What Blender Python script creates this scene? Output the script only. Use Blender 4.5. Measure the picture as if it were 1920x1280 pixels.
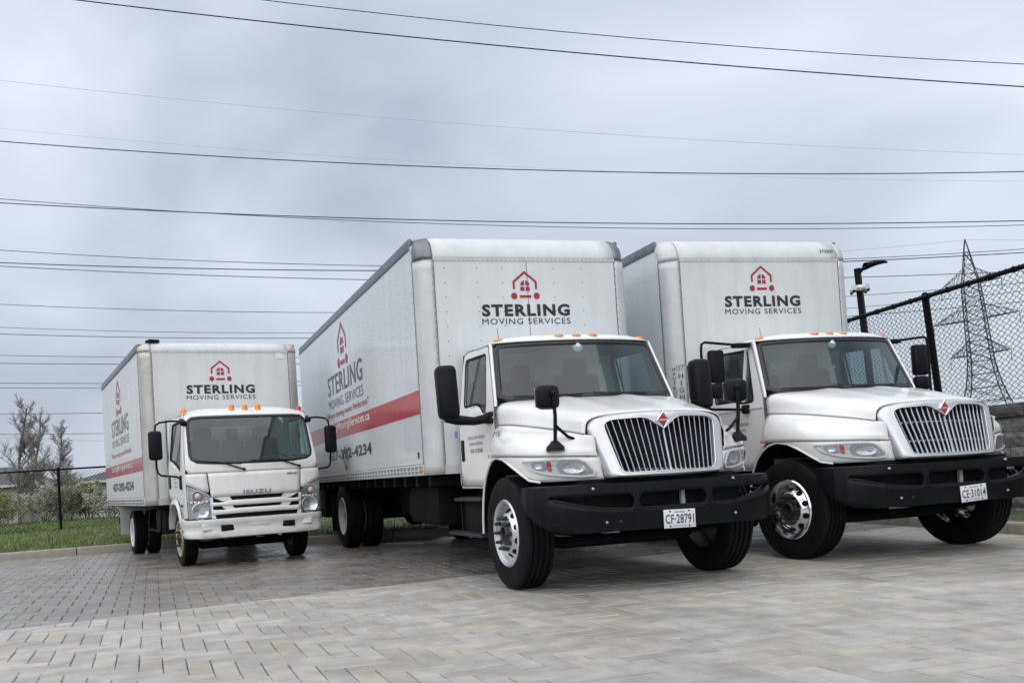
import bpy, bmesh, math, random
from mathutils import Vector, Matrix, noise
R = math.radians
random.seed(7)
sc = bpy.context.scene
for o in list(bpy.data.objects):
    bpy.data.objects.remove(o)
col = sc.collection

# ------------------------------------------------------------------ camera
cd = bpy.data.cameras.new('camera'); cam = bpy.data.objects.new('camera', cd); col.objects.link(cam)
cd.sensor_width = 36; cd.sensor_fit = 'HORIZONTAL'
cd.lens = 1699.8 / 1920 * 36
cd.shift_x = (960 - 761.48) / 1920
cd.shift_y = (855.3 - 640) / 1920
cd.clip_start = .1; cd.clip_end = 6000
cam.matrix_world = Matrix.Translation((0, 0, 1.055)) @ Matrix.Rotation(math.pi/2 + .0247, 4, 'X') @ Matrix.Rotation(-.0601, 4, 'Z')
sc.camera = cam

# ------------------------------------------------------------------ sky and sun
SUN_EL, SUN_AZ = R(60), R(206)          # azimuth clockwise from +Y
world = bpy.data.worlds.new('World'); sc.world = world; world.use_nodes = True
wt = world.node_tree; wt.nodes.clear()
def wn(t, **k):
    n = wt.nodes.new(t)
    for a, v in k.items(): setattr(n, a, v)
    return n
wo = wn('ShaderNodeOutputWorld'); wb = wn('ShaderNodeBackground'); wb.inputs['Strength'].default_value = .1
sky = wn('ShaderNodeTexSky', sky_type='NISHITA', sun_disc=False, sun_elevation=SUN_EL, sun_rotation=SUN_AZ, air_density=1.2, dust_density=3.0)
tc = wn('ShaderNodeTexCoord'); mp = wn('ShaderNodeMapping'); mp.inputs['Scale'].default_value = (1.0, 1.0, 1.7); mp.inputs['Location'].default_value = (.55, .35, .18)
nz = wn('ShaderNodeTexNoise'); nz.inputs['Scale'].default_value = 2.0; nz.inputs['Detail'].default_value = 5; nz.inputs['Roughness'].default_value = .45; nz.inputs['Distortion'].default_value = .5
rp = wn('ShaderNodeValToRGB')
rp.color_ramp.elements[0].position = .36; rp.color_ramp.elements[0].color = (3.6, 3.98, 4.65, 1)
rp.color_ramp.elements[1].position = .66; rp.color_ramp.elements[1].color = (6.2, 6.6, 7.4, 1)
mx = wn('ShaderNodeMix', data_type='RGBA'); mx.inputs['Factor'].default_value = .9
L = wt.links.new
L(tc.outputs['Generated'], mp.inputs['Vector']); L(mp.outputs['Vector'], nz.inputs['Vector']); L(nz.outputs['Fac'], rp.inputs['Fac'])
L(sky.outputs['Color'], mx.inputs['A']); L(rp.outputs['Color'], mx.inputs['B']); L(mx.outputs['Result'], wb.inputs['Color']); L(wb.outputs[0], wo.inputs[0])
sd = bpy.data.lights.new('sun', 'SUN'); sun = bpy.data.objects.new('sun', sd); col.objects.link(sun)
sd.energy = 1.5; sd.angle = R(110); sd.color = (1, .965, .92)
sdir = Vector((math.sin(SUN_AZ)*math.cos(SUN_EL), math.cos(SUN_AZ)*math.cos(SUN_EL), math.sin(SUN_EL)))
sun.rotation_euler = sdir.to_track_quat('Z', 'Y').to_euler(); sun.location = (0, -10, 30)
vs = sc.view_settings; vs.view_transform = 'Standard'; vs.look = 'None'; vs.exposure = 0.5; vs.gamma = 1; vs.use_curve_mapping = False
sc.cycles.max_bounces = 8; sc.cycles.transparent_max_bounces = 16; sc.cycles.caustics_reflective = False; sc.cycles.caustics_refractive = False
try: sc.cycles.use_denoising = True
except Exception: pass

# ------------------------------------------------------------------ materials
MATS = {}
def mat(name, color, rough=.5, metal=0, vary=0, vscale=4, bump=0, bscale=60, coat=0, island=0, stretch=None, spec=.5, dirt=None, rvary=0, emit=None, world=False, stain=0):
    """procedural principled material: base colour with two noise octaves, bump and optional per-piece variation"""
    m = bpy.data.materials.new(name); m.use_nodes = True; MATS[name] = m
    nt = m.node_tree; b = nt.nodes['Principled BSDF']; N = nt.nodes.new; K = nt.links.new
    b.inputs['Roughness'].default_value = rough; b.inputs['Metallic'].default_value = metal
    b.inputs['Specular IOR Level'].default_value = spec; b.inputs['Coat Weight'].default_value = coat; b.inputs['Coat Roughness'].default_value = .08
    c4 = (*color, 1); b.inputs['Base Color'].default_value = c4
    t = N('ShaderNodeTexCoord'); src = t.outputs['Object']
    if world: gp = N('ShaderNodeNewGeometry'); src = gp.outputs['Position']
    if stretch:
        mpn = N('ShaderNodeMapping'); mpn.inputs['Scale'].default_value = stretch; K(src, mpn.inputs['Vector']); src = mpn.outputs['Vector']
    out = None
    if vary or dirt:
        n1 = N('ShaderNodeTexNoise'); n1.inputs['Scale'].default_value = vscale; n1.inputs['Detail'].default_value = 6; n1.inputs['Roughness'].default_value = .62; K(src, n1.inputs['Vector'])
        mr = N('ShaderNodeMapRange'); mr.inputs[1].default_value = .3; mr.inputs[2].default_value = .7; K(n1.outputs['Fac'], mr.inputs[0])
        mr.inputs[3].default_value = 1 - vary; mr.inputs[4].default_value = 1 + vary
        h = N('ShaderNodeHueSaturation'); h.inputs['Color'].default_value = c4; K(mr.outputs[0], h.inputs['Value']); out = h.outputs[0]
    if stain:                                  # broad damp and dusty patches
        n5 = N('ShaderNodeTexNoise'); n5.inputs['Scale'].default_value = .45; n5.inputs['Detail'].default_value = 5; n5.inputs['Roughness'].default_value = .6; n5.inputs['Distortion'].default_value = .6; K(src, n5.inputs['Vector'])
        r5 = N('ShaderNodeMapRange'); r5.inputs[1].default_value = .35; r5.inputs[2].default_value = .65; r5.inputs[3].default_value = 1 - stain; r5.inputs[4].default_value = 1 + stain*.6; K(n5.outputs['Fac'], r5.inputs[0])
        h5 = N('ShaderNodeHueSaturation'); K(out, h5.inputs['Color']); K(r5.outputs[0], h5.inputs['Value']); out = h5.outputs[0]
    if island:
        g = N('ShaderNodeNewGeometry'); oi = N('ShaderNodeObjectInfo'); ad = N('ShaderNodeMath'); ad.operation = 'ADD'; K(g.outputs['Random Per Island'], ad.inputs[0]); K(oi.outputs['Random'], ad.inputs[1])
        fr = N('ShaderNodeMath'); fr.operation = 'FRACT'; K(ad.outputs[0], fr.inputs[0])
        m2 = N('ShaderNodeMapRange'); m2.inputs[3].default_value = 1 - island; m2.inputs[4].default_value = 1 + island; K(fr.outputs[0], m2.inputs[0])
        h2 = N('ShaderNodeHueSaturation'); K(m2.outputs[0], h2.inputs['Value'])
        f3 = N('ShaderNodeMath'); f3.operation = 'MULTIPLY_ADD'; f3.inputs[1].default_value = 7.31; f3.inputs[2].default_value = .17; K(fr.outputs[0], f3.inputs[0])
        f4 = N('ShaderNodeMath'); f4.operation = 'FRACT'; K(f3.outputs[0], f4.inputs[0])
        m3 = N('ShaderNodeMapRange'); m3.inputs[3].default_value = .45; m3.inputs[4].default_value = 1.5; K(f4.outputs[0], m3.inputs[0]); K(m3.outputs[0], h2.inputs['Saturation'])
        if out: K(out, h2.inputs['Color'])
        else: h2.inputs['Color'].default_value = c4
        out = h2.outputs[0]
    if dirt:                                   # (colour, amount): soft vertical streaks of grime
        n2 = N('ShaderNodeTexNoise'); n2.inputs['Scale'].default_value = 1.0; n2.inputs['Detail'].default_value = 7; n2.inputs['Roughness'].default_value = .65
        mp2 = N('ShaderNodeMapping'); mp2.inputs['Scale'].default_value = (7, 7, .9); K(t.outputs['Object'], mp2.inputs['Vector']); K(mp2.outputs[0], n2.inputs['Vector'])
        r2 = N('ShaderNodeMapRange'); r2.inputs[1].default_value = .45; r2.inputs[2].default_value = .8; r2.inputs[3].default_value = 0; r2.inputs[4].default_value = dirt[1]; K(n2.outputs['Fac'], r2.inputs[0])
        mm = N('ShaderNodeMix'); mm.data_type = 'RGBA'; K(r2.outputs[0], mm.inputs['Factor']); K(out, mm.inputs['A']); mm.inputs['B'].default_value = (*dirt[0], 1); out = mm.outputs['Result']
    if out: K(out, b.inputs['Base Color'])
    if rvary:
        n4 = N('ShaderNodeTexNoise'); n4.inputs['Scale'].default_value = 1.1; n4.inputs['Detail'].default_value = 5; K(src, n4.inputs['Vector'])
        r4 = N('ShaderNodeMapRange'); r4.inputs[1].default_value = .35; r4.inputs[2].default_value = .65; r4.inputs[3].default_value = rough - rvary; r4.inputs[4].default_value = rough + rvary; K(n4.outputs['Fac'], r4.inputs[0]); K(r4.outputs[0], b.inputs['Roughness'])
    if bump:
        n3 = N('ShaderNodeTexNoise'); n3.inputs['Scale'].default_value = bscale; n3.inputs['Detail'].default_value = 4; K(src, n3.inputs['Vector'])
        bp = N('ShaderNodeBump'); bp.inputs['Strength'].default_value = bump; bp.inputs['Distance'].default_value = .01; K(n3.outputs['Fac'], bp.inputs['Height']); K(bp.outputs[0], b.inputs['Normal'])
    if emit:
        b.inputs['Emission Color'].default_value = (*emit, 1); b.inputs['Emission Strength'].default_value = 1
    return m
def glass(name, tint, refl=.12, opaque=0):
    m = bpy.data.materials.new(name); m.use_nodes = True; MATS[name] = m
    nt = m.node_tree; N = nt.nodes.new; K = nt.links.new
    nt.nodes.remove(nt.nodes['Principled BSDF']); o = nt.nodes['Material Output']
    tr = N('ShaderNodeBsdfTransparent'); tr.inputs[0].default_value = (*tint, 1)
    gl = N('ShaderNodeBsdfGlossy'); gl.inputs['Roughness'].default_value = .04; gl.inputs[0].default_value = (.95, .98, 1, 1)
    lw = N('ShaderNodeLayerWeight'); lw.inputs[0].default_value = .5
    pw = N('ShaderNodeMath'); pw.operation = 'POWER'; pw.inputs[1].default_value = 4; K(lw.outputs['Facing'], pw.inputs[0])
    ad = N('ShaderNodeMath'); ad.operation = 'MULTIPLY_ADD'; ad.use_clamp = True; ad.inputs[1].default_value = .85; ad.inputs[2].default_value = refl; K(pw.outputs[0], ad.inputs[0])
    x = N('ShaderNodeMixShader'); K(ad.outputs[0], x.inputs[0]); K(tr.outputs[0], x.inputs[1]); K(gl.outputs[0], x.inputs[2]); K(x.outputs[0], o.inputs[0])
    return m
mat('paint', (.84, .845, .835), .26, vary=.02, vscale=3, bump=.015, bscale=160, coat=.6, dirt=((.62, .62, .60), .16))
mat('paint_worn', (.80, .81, .79), .33, vary=.03, vscale=3, coat=.3, dirt=((.55, .53, .48), .35))
mat('box_front', (.68, .71, .715), .38, vary=.04, vscale=2, bump=.03, bscale=3, dirt=((.50, .53, .54), .35))
mat('box_side', (.64, .68, .70), .13, vary=.03, vscale=1.5, bump=.07, bscale=1.3, dirt=((.48, .51, .53), .35))
mat('box_worn', (.68, .70, .695), .30, vary=.04, vscale=2, bump=.05, bscale=2, dirt=((.50, .50, .48), .45))
mat('alu', (.60, .615, .625), .48, .25, vary=.07, vscale=5, bump=.08, bscale=14, dirt=((.40, .40, .40), .4))
mat('alu_worn', (.52, .51, .48), .42, .35, vary=.12, vscale=5, bump=.15, bscale=10, dirt=((.3, .27, .22), .5))
mat('alu_dark', (.20, .21, .23), .4, .6, vary=.2, vscale=9, bump=.3, bscale=18, dirt=((.12, .12, .13), .6))
mat('chrome', (.80, .81, .83), .14, 1, vary=.05, vscale=12, bump=.03, bscale=5)
mat('silver', (.66, .67, .685), .26, .6, vary=.05, vscale=4, bump=.05, bscale=6, dirt=((.45, .46, .47), .4))
mat('wheel_alu', (.72, .73, .75), .3, .9, vary=.06, vscale=9, dirt=((.3, .3, .3), .4))
mat('wheel_white', (.70, .70, .68), .5, vary=.08, vscale=9, dirt=((.25, .22, .18), .5))
mat('wheel_rust', (.40, .35, .29), .6, vary=.35, vscale=14, bump=.3, bscale=40, dirt=((.22, .10, .04), .8))
mat('black_plastic', (.007, .0075, .0095), .45, vary=.2, vscale=8, bump=.08, bscale=120, spec=.16, dirt=((.013, .013, .016), .4))
mat('bumper_black', (.005, .0058, .0078), .36, vary=.2, vscale=6, bump=.05, bscale=90, spec=.16, dirt=((.012, .013, .016), .6))
mat('rubber', (.008, .0085, .0098), .6, vary=.25, vscale=9, bump=.12, bscale=70, spec=.1, dirt=((.024, .023, .022), .55))
mat('chassis', (.006, .006, .007), .7, vary=.3, vscale=7, spec=.2, dirt=((.014, .013, .012), .6))  # base darkened to carry the shadow under the trucks
mat('iron', (.05, .05, .052), .45, .5, vary=.3, vscale=20, bump=.1)
mat('radiator', (.09, .092, .095), .5, .4, vary=.3, vscale=20)
mat('cabin', (.27, .295, .30), .8, vary=.15, vscale=5)
mat('seat', (.03, .034, .038), .85, vary=.2, vscale=9)
mat('frit', (.012, .013, .014), .25)
mat('amber', (.85, .26, .03), .22, vary=.1, vscale=40, coat=.5)
mat('pink_lens', (.62, .45, .42), .15, vary=.1, coat=.5)
mat('red_lens', (.50, .045, .03), .2, vary=.1, coat=.5)
mat('lamp_back', (.66, .67, .69), .25, .3, vary=.1, vscale=30, bump=.2, bscale=40)
mat('badge', (.30, .31, .33), .3, .5)
mat('lamp_chamber', (.36, .37, .38), .25, .6, vary=.25, vscale=14, stretch=(1, 6, .3), bump=.12, bscale=25)
mat('lamp_dark', (.50, .51, .53), .2, .8, vary=.3, vscale=25, bump=.4, bscale=50)
mat('lamp_bowl', (.78, .79, .81), .2, .8, vary=.12, vscale=30, bump=.25, bscale=35)
mat('vinyl_red', (.42, .028, .045), .2, vary=.08, vscale=3, bump=.02, bscale=2)
mat('logo_red', (.36, .02, .045), .35, vary=.06, vscale=6)
mat('ink', (.018, .021, .028), .4, vary=.1, vscale=8)
mat('ink_side', (.045, .048, .055), .25, vary=.1, vscale=8)
mat('vinyl_white', (.8, .8, .8), .3)
mat('plate_white', (.72, .74, .76), .35, vary=.04, vscale=20)
mat('plate_blue', (.03, .035, .06), .4)
mat('sticker_blue', (.05, .2, .5), .4)
mat('mud_flap', (.42, .43, .44), .55, vary=.1, vscale=4)
mat('steel_dot', (.6, .61, .62), .3, .9)
mat('rivet', (.30, .315, .33), .45, .5)
mat('seam', (.12, .13, .14), .6)
glass('windscreen', (.50, .70, .70), .075)
glass('rear_glass', (.86, .90, .90), .02)
glass('side_glass', (.42, .47, .48), .10)
glass('lens', (.88, .9, .91), .06)
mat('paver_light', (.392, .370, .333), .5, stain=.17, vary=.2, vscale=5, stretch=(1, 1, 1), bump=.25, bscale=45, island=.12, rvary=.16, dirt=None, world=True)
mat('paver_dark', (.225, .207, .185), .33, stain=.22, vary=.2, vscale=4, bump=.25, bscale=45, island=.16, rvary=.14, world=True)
mat('joint', (.035, .033, .03), .85, vary=.3, vscale=30, bump=.3, world=True)
mat('concrete', (.34, .31, .27), .7, vary=.15, vscale=6, bump=.3, bscale=40, dirt=((.16, .145, .12), .5), world=True)
mat('wall_block', (.19, .185, .18), .75, vary=.28, vscale=9, bump=1.0, bscale=22, island=.14, dirt=((.09, .09, .085), .5), world=True)
mat('wall_cap', (.10, .088, .078), .75, vary=.25, vscale=9, bump=.8, bscale=22, island=.12, world=True)
mat('soil', (.07, .085, .035), .9, vary=.4, vscale=3, bump=.4, bscale=20, world=True)
mat('grass', (.155, .21, .058), .6, vary=.35, vscale=.6, island=.4, world=True)
mat('fence_black', (.005, .005, .006), .5, vary=.1, vscale=9, spec=.12)
mat('pole_black', (.006, .006, .007), .5, vary=.1, vscale=5, spec=.12)
mat('cam_white', (.7, .7, .7), .4, vary=.05)
mat('pylon', (.045, .049, .057), .6, .2, vary=.2, vscale=1)
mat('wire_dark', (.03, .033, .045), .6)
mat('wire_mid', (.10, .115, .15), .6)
mat('wire_hazed', (.5, .55, .65), .6)  # pale colour puts haze into the fainter cables
mat('bark', (.18, .168, .155), .9, vary=.3, vscale=4, bump=.5)
mat('twig', (.25, .235, .22), .9, vary=.3, vscale=4)  # tone lightened to put distant haze into the bare crowns
mat('leaf_olive', (.30, .315, .14), .7, vary=.2, vscale=3, island=.45)
mat('leaf_grey', (.25, .245, .18), .7, vary=.2, vscale=3, island=.4)
mat('leaf_blossom', (.5, .5, .42), .7, vary=.2, vscale=3, island=.3)
mat('siding', (.60, .60, .60), .6, vary=.06, vscale=2, dirt=((.4, .4, .4), .3))
mat('siding_tan', (.40, .37, .32), .6, vary=.08, vscale=2, dirt=((.3, .28, .25), .3))
mat('shingle', (.10, .10, .105), .8, vary=.25, vscale=8, bump=.5, bscale=25)
mat('house_glass', (.05, .06, .07), .1)
mat('trim', (.65, .65, .64), .5, vary=.05)

# ------------------------------------------------------------------ mesh helpers
class B:
    def __init__(s): s.v = []; s.f = []
    def add(s, vs, fs):
        o = len(s.v); s.v += [tuple(p) for p in vs]; s.f += [tuple(i + o for i in f) for f in fs]; return s
    def box(s, c, d, rz=0, ry=0, rx=0, ch=0):
        M = Matrix.Rotation(rz, 3, 'Z') @ Matrix.Rotation(ry, 3, 'Y') @ Matrix.Rotation(rx, 3, 'X')
        x, y, z = d[0]/2, d[1]/2, d[2]/2
        if not ch:
            P = [(-x,-y,-z),(x,-y,-z),(x,y,-z),(-x,y,-z),(-x,-y,z),(x,-y,z),(x,y,z),(-x,y,z)]
            F = [(3,2,1,0),(4,5,6,7),(0,1,5,4),(1,2,6,5),(2,3,7,6),(3,0,4,7)]
            return s.add([Vector(c) + M @ Vector(p) for p in P], F)
        bm = bmesh.new(); bmesh.ops.create_cube(bm, size=1)
        for q in bm.verts: q.co = Vector((q.co.x*d[0], q.co.y*d[1], q.co.z*d[2]))
        bmesh.ops.bevel(bm, geom=list(bm.edges), offset=ch, segments=2, profile=.5, affect='EDGES')
        bm.verts.index_update()
        s.add([Vector(c) + M @ q.co for q in bm.verts], [[q.index for q in f.verts] for f in bm.faces]); bm.free(); return s
    def tube(s, pts, r, n=8, caps=True):
        pts = [Vector(p) for p in pts]; m = len(pts); rr = r if isinstance(r, (list, tuple)) else [r]*m
        t0 = (pts[1] - pts[0]).normalized(); a = Vector((0, 0, 1)) if abs(t0.z) < .9 else Vector((1, 0, 0))
        u = t0.cross(a).normalized(); vs = []
        for i, p in enumerate(pts):
            t = (pts[min(i+1, m-1)] - pts[max(i-1, 0)]).normalized()
            u = (u - t*u.dot(t)).normalized(); w = t.cross(u)
            vs += [p + (u*math.cos(2*math.pi*k/n) + w*math.sin(2*math.pi*k/n))*rr[i] for k in range(n)]
        fs = [(i*n+k, i*n+(k+1) % n, (i+1)*n+(k+1) % n, (i+1)*n+k) for i in range(m-1) for k in range(n)]
        if caps: fs += [tuple(range(n))[::-1], tuple(range((m-1)*n, m*n))]
        return s.add(vs, fs)
    def lathe(s, prof, n=32, axis='y', c=(0, 0, 0), close=False):
        vs = []
        for r, h in prof:
            for k in range(n):
                a = 2*math.pi*k/n; p, q = r*math.cos(a), r*math.sin(a)
                vs.append({'y': (p, h, q), 'z': (p, q, h), 'x': (h, p, q)}[axis])
        m = len(prof); fs = []
        for i in range(m if close else m-1):
            j = (i+1) % m
            fs += [(i*n+k, i*n+(k+1) % n, j*n+(k+1) % n, j*n+k) for k in range(n)]
        C = Vector(c); return s.add([C + Vector(p) for p in vs], fs)
    def grid(s, fn, nu, nv):
        vs = [fn(i/nu, j/nv) for i in range(nu+1) for j in range(nv+1)]; w = nv+1
        return s.add(vs, [(i*w+j, i*w+j+1, (i+1)*w+j+1, (i+1)*w+j) for i in range(nu) for j in range(nv)])
    def ring(s, a, b):
        n = len(a); return s.add(list(a) + list(b), [(i, (i+1) % n, n+(i+1) % n, n+i) for i in range(n)])
    def poly(s, pts): return s.add(pts, [tuple(range(len(pts)))])
    def prism(s, pts, off):
        n = len(pts); o = Vector(off); P = [Vector(p) for p in pts]
        return s.add(P + [p + o for p in P], [tuple(range(n))[::-1], tuple(range(n, 2*n))] + [(i, (i+1) % n, n+(i+1) % n, n+i) for i in range(n)])
    def sphere(s, c, r, n=10, m=6, sc3=(1, 1, 1), half=None):
        C = Vector(c)
        def fn(u, w):
            th = 2*math.pi*u; ph = math.pi*(w - .5)
            return C + Vector((math.cos(ph)*math.cos(th)*r*sc3[0], math.cos(ph)*math.sin(th)*r*sc3[1], math.sin(ph)*r*sc3[2]))
        return s.grid(fn, n, m)
    def mesh(s, name, m, smooth=35, merge=True):
        me = bpy.data.meshes.new(name); me.from_pydata(s.v, [], s.f)
        if merge:
            bm = bmesh.new(); bm.from_mesh(me); bmesh.ops.remove_doubles(bm, verts=bm.verts, dist=1e-5); bmesh.ops.recalc_face_normals(bm, faces=bm.faces); bm.to_mesh(me); bm.free()
        me.materials.append(MATS[m] if isinstance(m, str) else m)
        if smooth:
            me.polygons.foreach_set('use_smooth', [True]*len(me.polygons))
            try: me.set_sharp_from_angle(angle=R(smooth))
            except Exception: pass
        me.update(); return me
    def obj(s, name, m, parent=None, smooth=35, merge=True, thick=0, kind=None, label=None):
        o = bpy.data.objects.new(name, s.mesh(name, m, smooth, merge)); col.objects.link(o); o.parent = parent
        if thick:
            md = o.modifiers.new('thickness', 'SOLIDIFY'); md.thickness = thick; md.offset = -1
        if kind: o['kind'] = kind
        if label: o['label'] = label
        return o
def mobj(name, me, parent, loc=(0, 0, 0), rot=None, kind=None):
    o = bpy.data.objects.new(name, me); col.objects.link(o); o.parent = parent; o.location = loc
    if rot: o.rotation_euler = rot
    return o
def thing(name, label, cat, loc=(0, 0, 0), rz=0, group=None):
    o = bpy.data.objects.new(name, None); col.objects.link(o); o.location = loc; o.rotation_euler = (0, 0, rz); o.empty_display_size = .3
    return tag(o, label, cat, group)
def tag(o, label, cat, group=None):
    o['label'] = label; o['category'] = cat
    if group: o['group'] = group
    return o
def structure(o, label=None):
    o['kind'] = 'structure'
    if label: o['label'] = label
    return o
def resample(pts, n, closed=True):
    P = [Vector(p) for p in pts]
    if closed: P = P + [P[0]]
    d = [0]
    for a, b in zip(P, P[1:]): d.append(d[-1] + (b - a).length)
    out = []; k = 0
    m = n if closed else n - 1
    for i in range(n):
        t = d[-1]*i/m
        while k < len(P) - 2 and d[k+1] < t: k += 1
        out.append(P[k].lerp(P[k+1], (t - d[k])/max(d[k+1] - d[k], 1e-9)))
    return out
def rounded(pts, r, n=4):
    """round the corners of a closed 2-D outline"""
    out = []; m = len(pts); P = [Vector(p) for p in pts]
    for i in range(m):
        a, b, c = P[i-1], P[i], P[(i+1) % m]; rr = r[i] if isinstance(r, (list, tuple)) else r
        e = b + (a - b).normalized()*min(rr, (a-b).length*.49); f = b + (c - b).normalized()*min(rr, (c-b).length*.49)
        for k in range(n+1):
            t = k/n; out.append((e*(1-t)**2 + b*2*t*(1-t) + f*t*t))
    return out
def inset(pts, d):
    """shrink a closed, nearly convex 2-D outline towards its inside by d"""
    n = len(pts); area = sum(pts[i][0]*pts[(i+1) % n][1] - pts[(i+1) % n][0]*pts[i][1] for i in range(n)); sg = 1 if area > 0 else -1
    out = []
    for i in range(n):
        a, c = Vector(pts[i-1]), Vector(pts[(i+1) % n]); t = (c - a).normalized(); out.append(Vector(pts[i]) + Vector((-t.y, t.x))*d*sg)
    return out
def interp(x, xs, ys):
    if x <= xs[0]: return ys[0]
    for i in range(len(xs)-1):
        if x <= xs[i+1]:
            t = (x - xs[i])/(xs[i+1] - xs[i]); return ys[i] + (ys[i+1] - ys[i])*t
    return ys[-1]
def sinterp(x, xs, ys):
    """smooth (Catmull-Rom) interpolation"""
    n = len(xs)
    if x <= xs[0]: return ys[0]
    if x >= xs[-1]: return ys[-1]
    i = max(k for k in range(n-1) if xs[k] <= x); h = xs[i+1] - xs[i]; t = (x - xs[i])/h
    def m(k):
        if k == 0: return (ys[1]-ys[0])/(xs[1]-xs[0])
        if k == n-1: return (ys[-1]-ys[-2])/(xs[-1]-xs[-2])
        return (ys[k+1]-ys[k-1])/(xs[k+1]-xs[k-1])
    return (2*t**3-3*t*t+1)*ys[i] + (t**3-2*t*t+t)*h*m(i) + (-2*t**3+3*t*t)*ys[i+1] + (t**3-t*t)*h*m(i+1)
_txt = {}
def text_mesh(body, w, h, bold, spacing, m, shear=0):
    key = (body, round(w, 3), round(h, 3), bold, m, shear)
    if key in _txt: return _txt[key]
    c = bpy.data.curves.new('t', 'FONT'); c.body = body; c.size = 1; c.offset = bold; c.space_character = spacing; c.resolution_u = 3; c.align_x = 'CENTER'; c.shear = shear
    o = bpy.data.objects.new('t', c); col.objects.link(o); dg = bpy.context.evaluated_depsgraph_get()
    me = bpy.data.meshes.new_from_object(o.evaluated_get(dg)); bpy.data.objects.remove(o); bpy.data.curves.remove(c)
    xs = [v.co.x for v in me.vertices]; ys = [v.co.y for v in me.vertices]
    x0, x1, y0, y1 = min(xs), max(xs), min(ys), max(ys)
    for v in me.vertices: v.co = (((v.co.x - x0)/(x1 - x0) - .5)*w, ((v.co.y - y0)/(y1 - y0) - .5)*h, 0)
    me.materials.clear(); me.materials.append(MATS[m]); _txt[key] = me; return me
def text(name, parent, body, w, h, pos, side, m='ink', bold=0, spacing=1, shear=0, rot=None):
    """side 'F': on a face looking along +x; 'S': on the right-hand side looking along -y; 'L': left-hand side"""
    o = mobj(name, text_mesh(body, w, h, bold, spacing, m, shear), parent, pos)
    o.rotation_euler = rot or {'F': (math.pi/2, 0, math.pi/2), 'S': (math.pi/2, 0, 0), 'L': (math.pi/2, 0, math.pi)}[side]
    return o
def emblem_house(parent, pos, side, s, m='logo_red'):
    """the mover's house-on-wheels mark; s = metres per drawing unit"""
    b = B()
    def P(x, y): return (x*s, y*s, 0)
    out = [(-150, 80), (-150, 170), (0, 290), (150, 170), (150, 80)]; inn = [(-125, 80), (-125, 158), (0, 258), (125, 158), (125, 80)]
    for i in range(4): b.poly([P(*out[i]), P(*out[i+1]), P(*inn[i+1]), P(*inn[i])])
    for sx in (-1, 1):
        b.poly([P(sx*8, 58), P(sx*58, 58), P(sx*58, 106), P(sx*8, 106)])
        b.poly([P(sx*8, 122)] + [P(sx*(8 + 50*math.cos(a)), 122 + 56*math.sin(a)) for a in [k*math.pi/12 for k in range(7)]])
        b.poly([P(sx*140 + 38*math.cos(k*math.pi/8), 38*math.sin(k*math.pi/8)) for k in range(16)])
    b.poly([P(-70, -22), P(70, -22), P(70, 8), P(-70, 8)])
    o = b.obj('house_emblem', m, parent, smooth=0); o.location = pos
    o.rotation_euler = {'F': (math.pi/2, 0, math.pi/2), 'S': (math.pi/2, 0, 0), 'L': (math.pi/2, 0, math.pi)}[side]
    return o
def copy_tree(o, parent=None):
    c = o.copy(); col.objects.link(c); c.parent = parent
    for ch in list(o.children): copy_tree(ch, c)
    return c

def polar(c, outline, n, a0=math.pi/2):
    """sample a star-shaped 2-D outline at n even angles round c"""
    P = [Vector((p[0]-c[0], p[1]-c[1])) for p in outline]; out = []
    for k in range(n):
        a = a0 + 2*math.pi*k/n; d = Vector((math.cos(a), math.sin(a))); best = 0
        for i in range(len(P)):
            p, q = P[i], P[(i+1) % len(P)]; e = q - p; den = d.x*e.y - d.y*e.x
            if abs(den) < 1e-12: continue
            t = (p.x*e.y - p.y*e.x)/den; w = (p.x*d.y - p.y*d.x)/den
            if t > 0 and -1e-6 <= w <= 1+1e-6: best = max(best, t)
        out.append((c[0] + d.x*best, c[1] + d.y*best))
    return out
def surf_ring(b, fn, A, C, k=1):
    """quads between two matching outlines, carried onto a surface by fn(u, v) -> xyz"""
    rings = [[(a[0] + (c[0]-a[0])*i/k, a[1] + (c[1]-a[1])*i/k) for a, c in zip(A, C)] for i in range(k+1)]
    for p, q in zip(rings, rings[1:]): b.ring([fn(*t) for t in p], [fn(*t) for t in q])
    return b
def surf_fill(b, fn, A, c, k=5):
    return surf_ring(b, fn, A, [(c[0] + (a[0]-c[0])*.01, c[1] + (a[1]-c[1])*.01) for a in A], k).poly([fn(c[0] + (a[0]-c[0])*.01, c[1] + (a[1]-c[1])*.01) for a in A])

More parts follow.
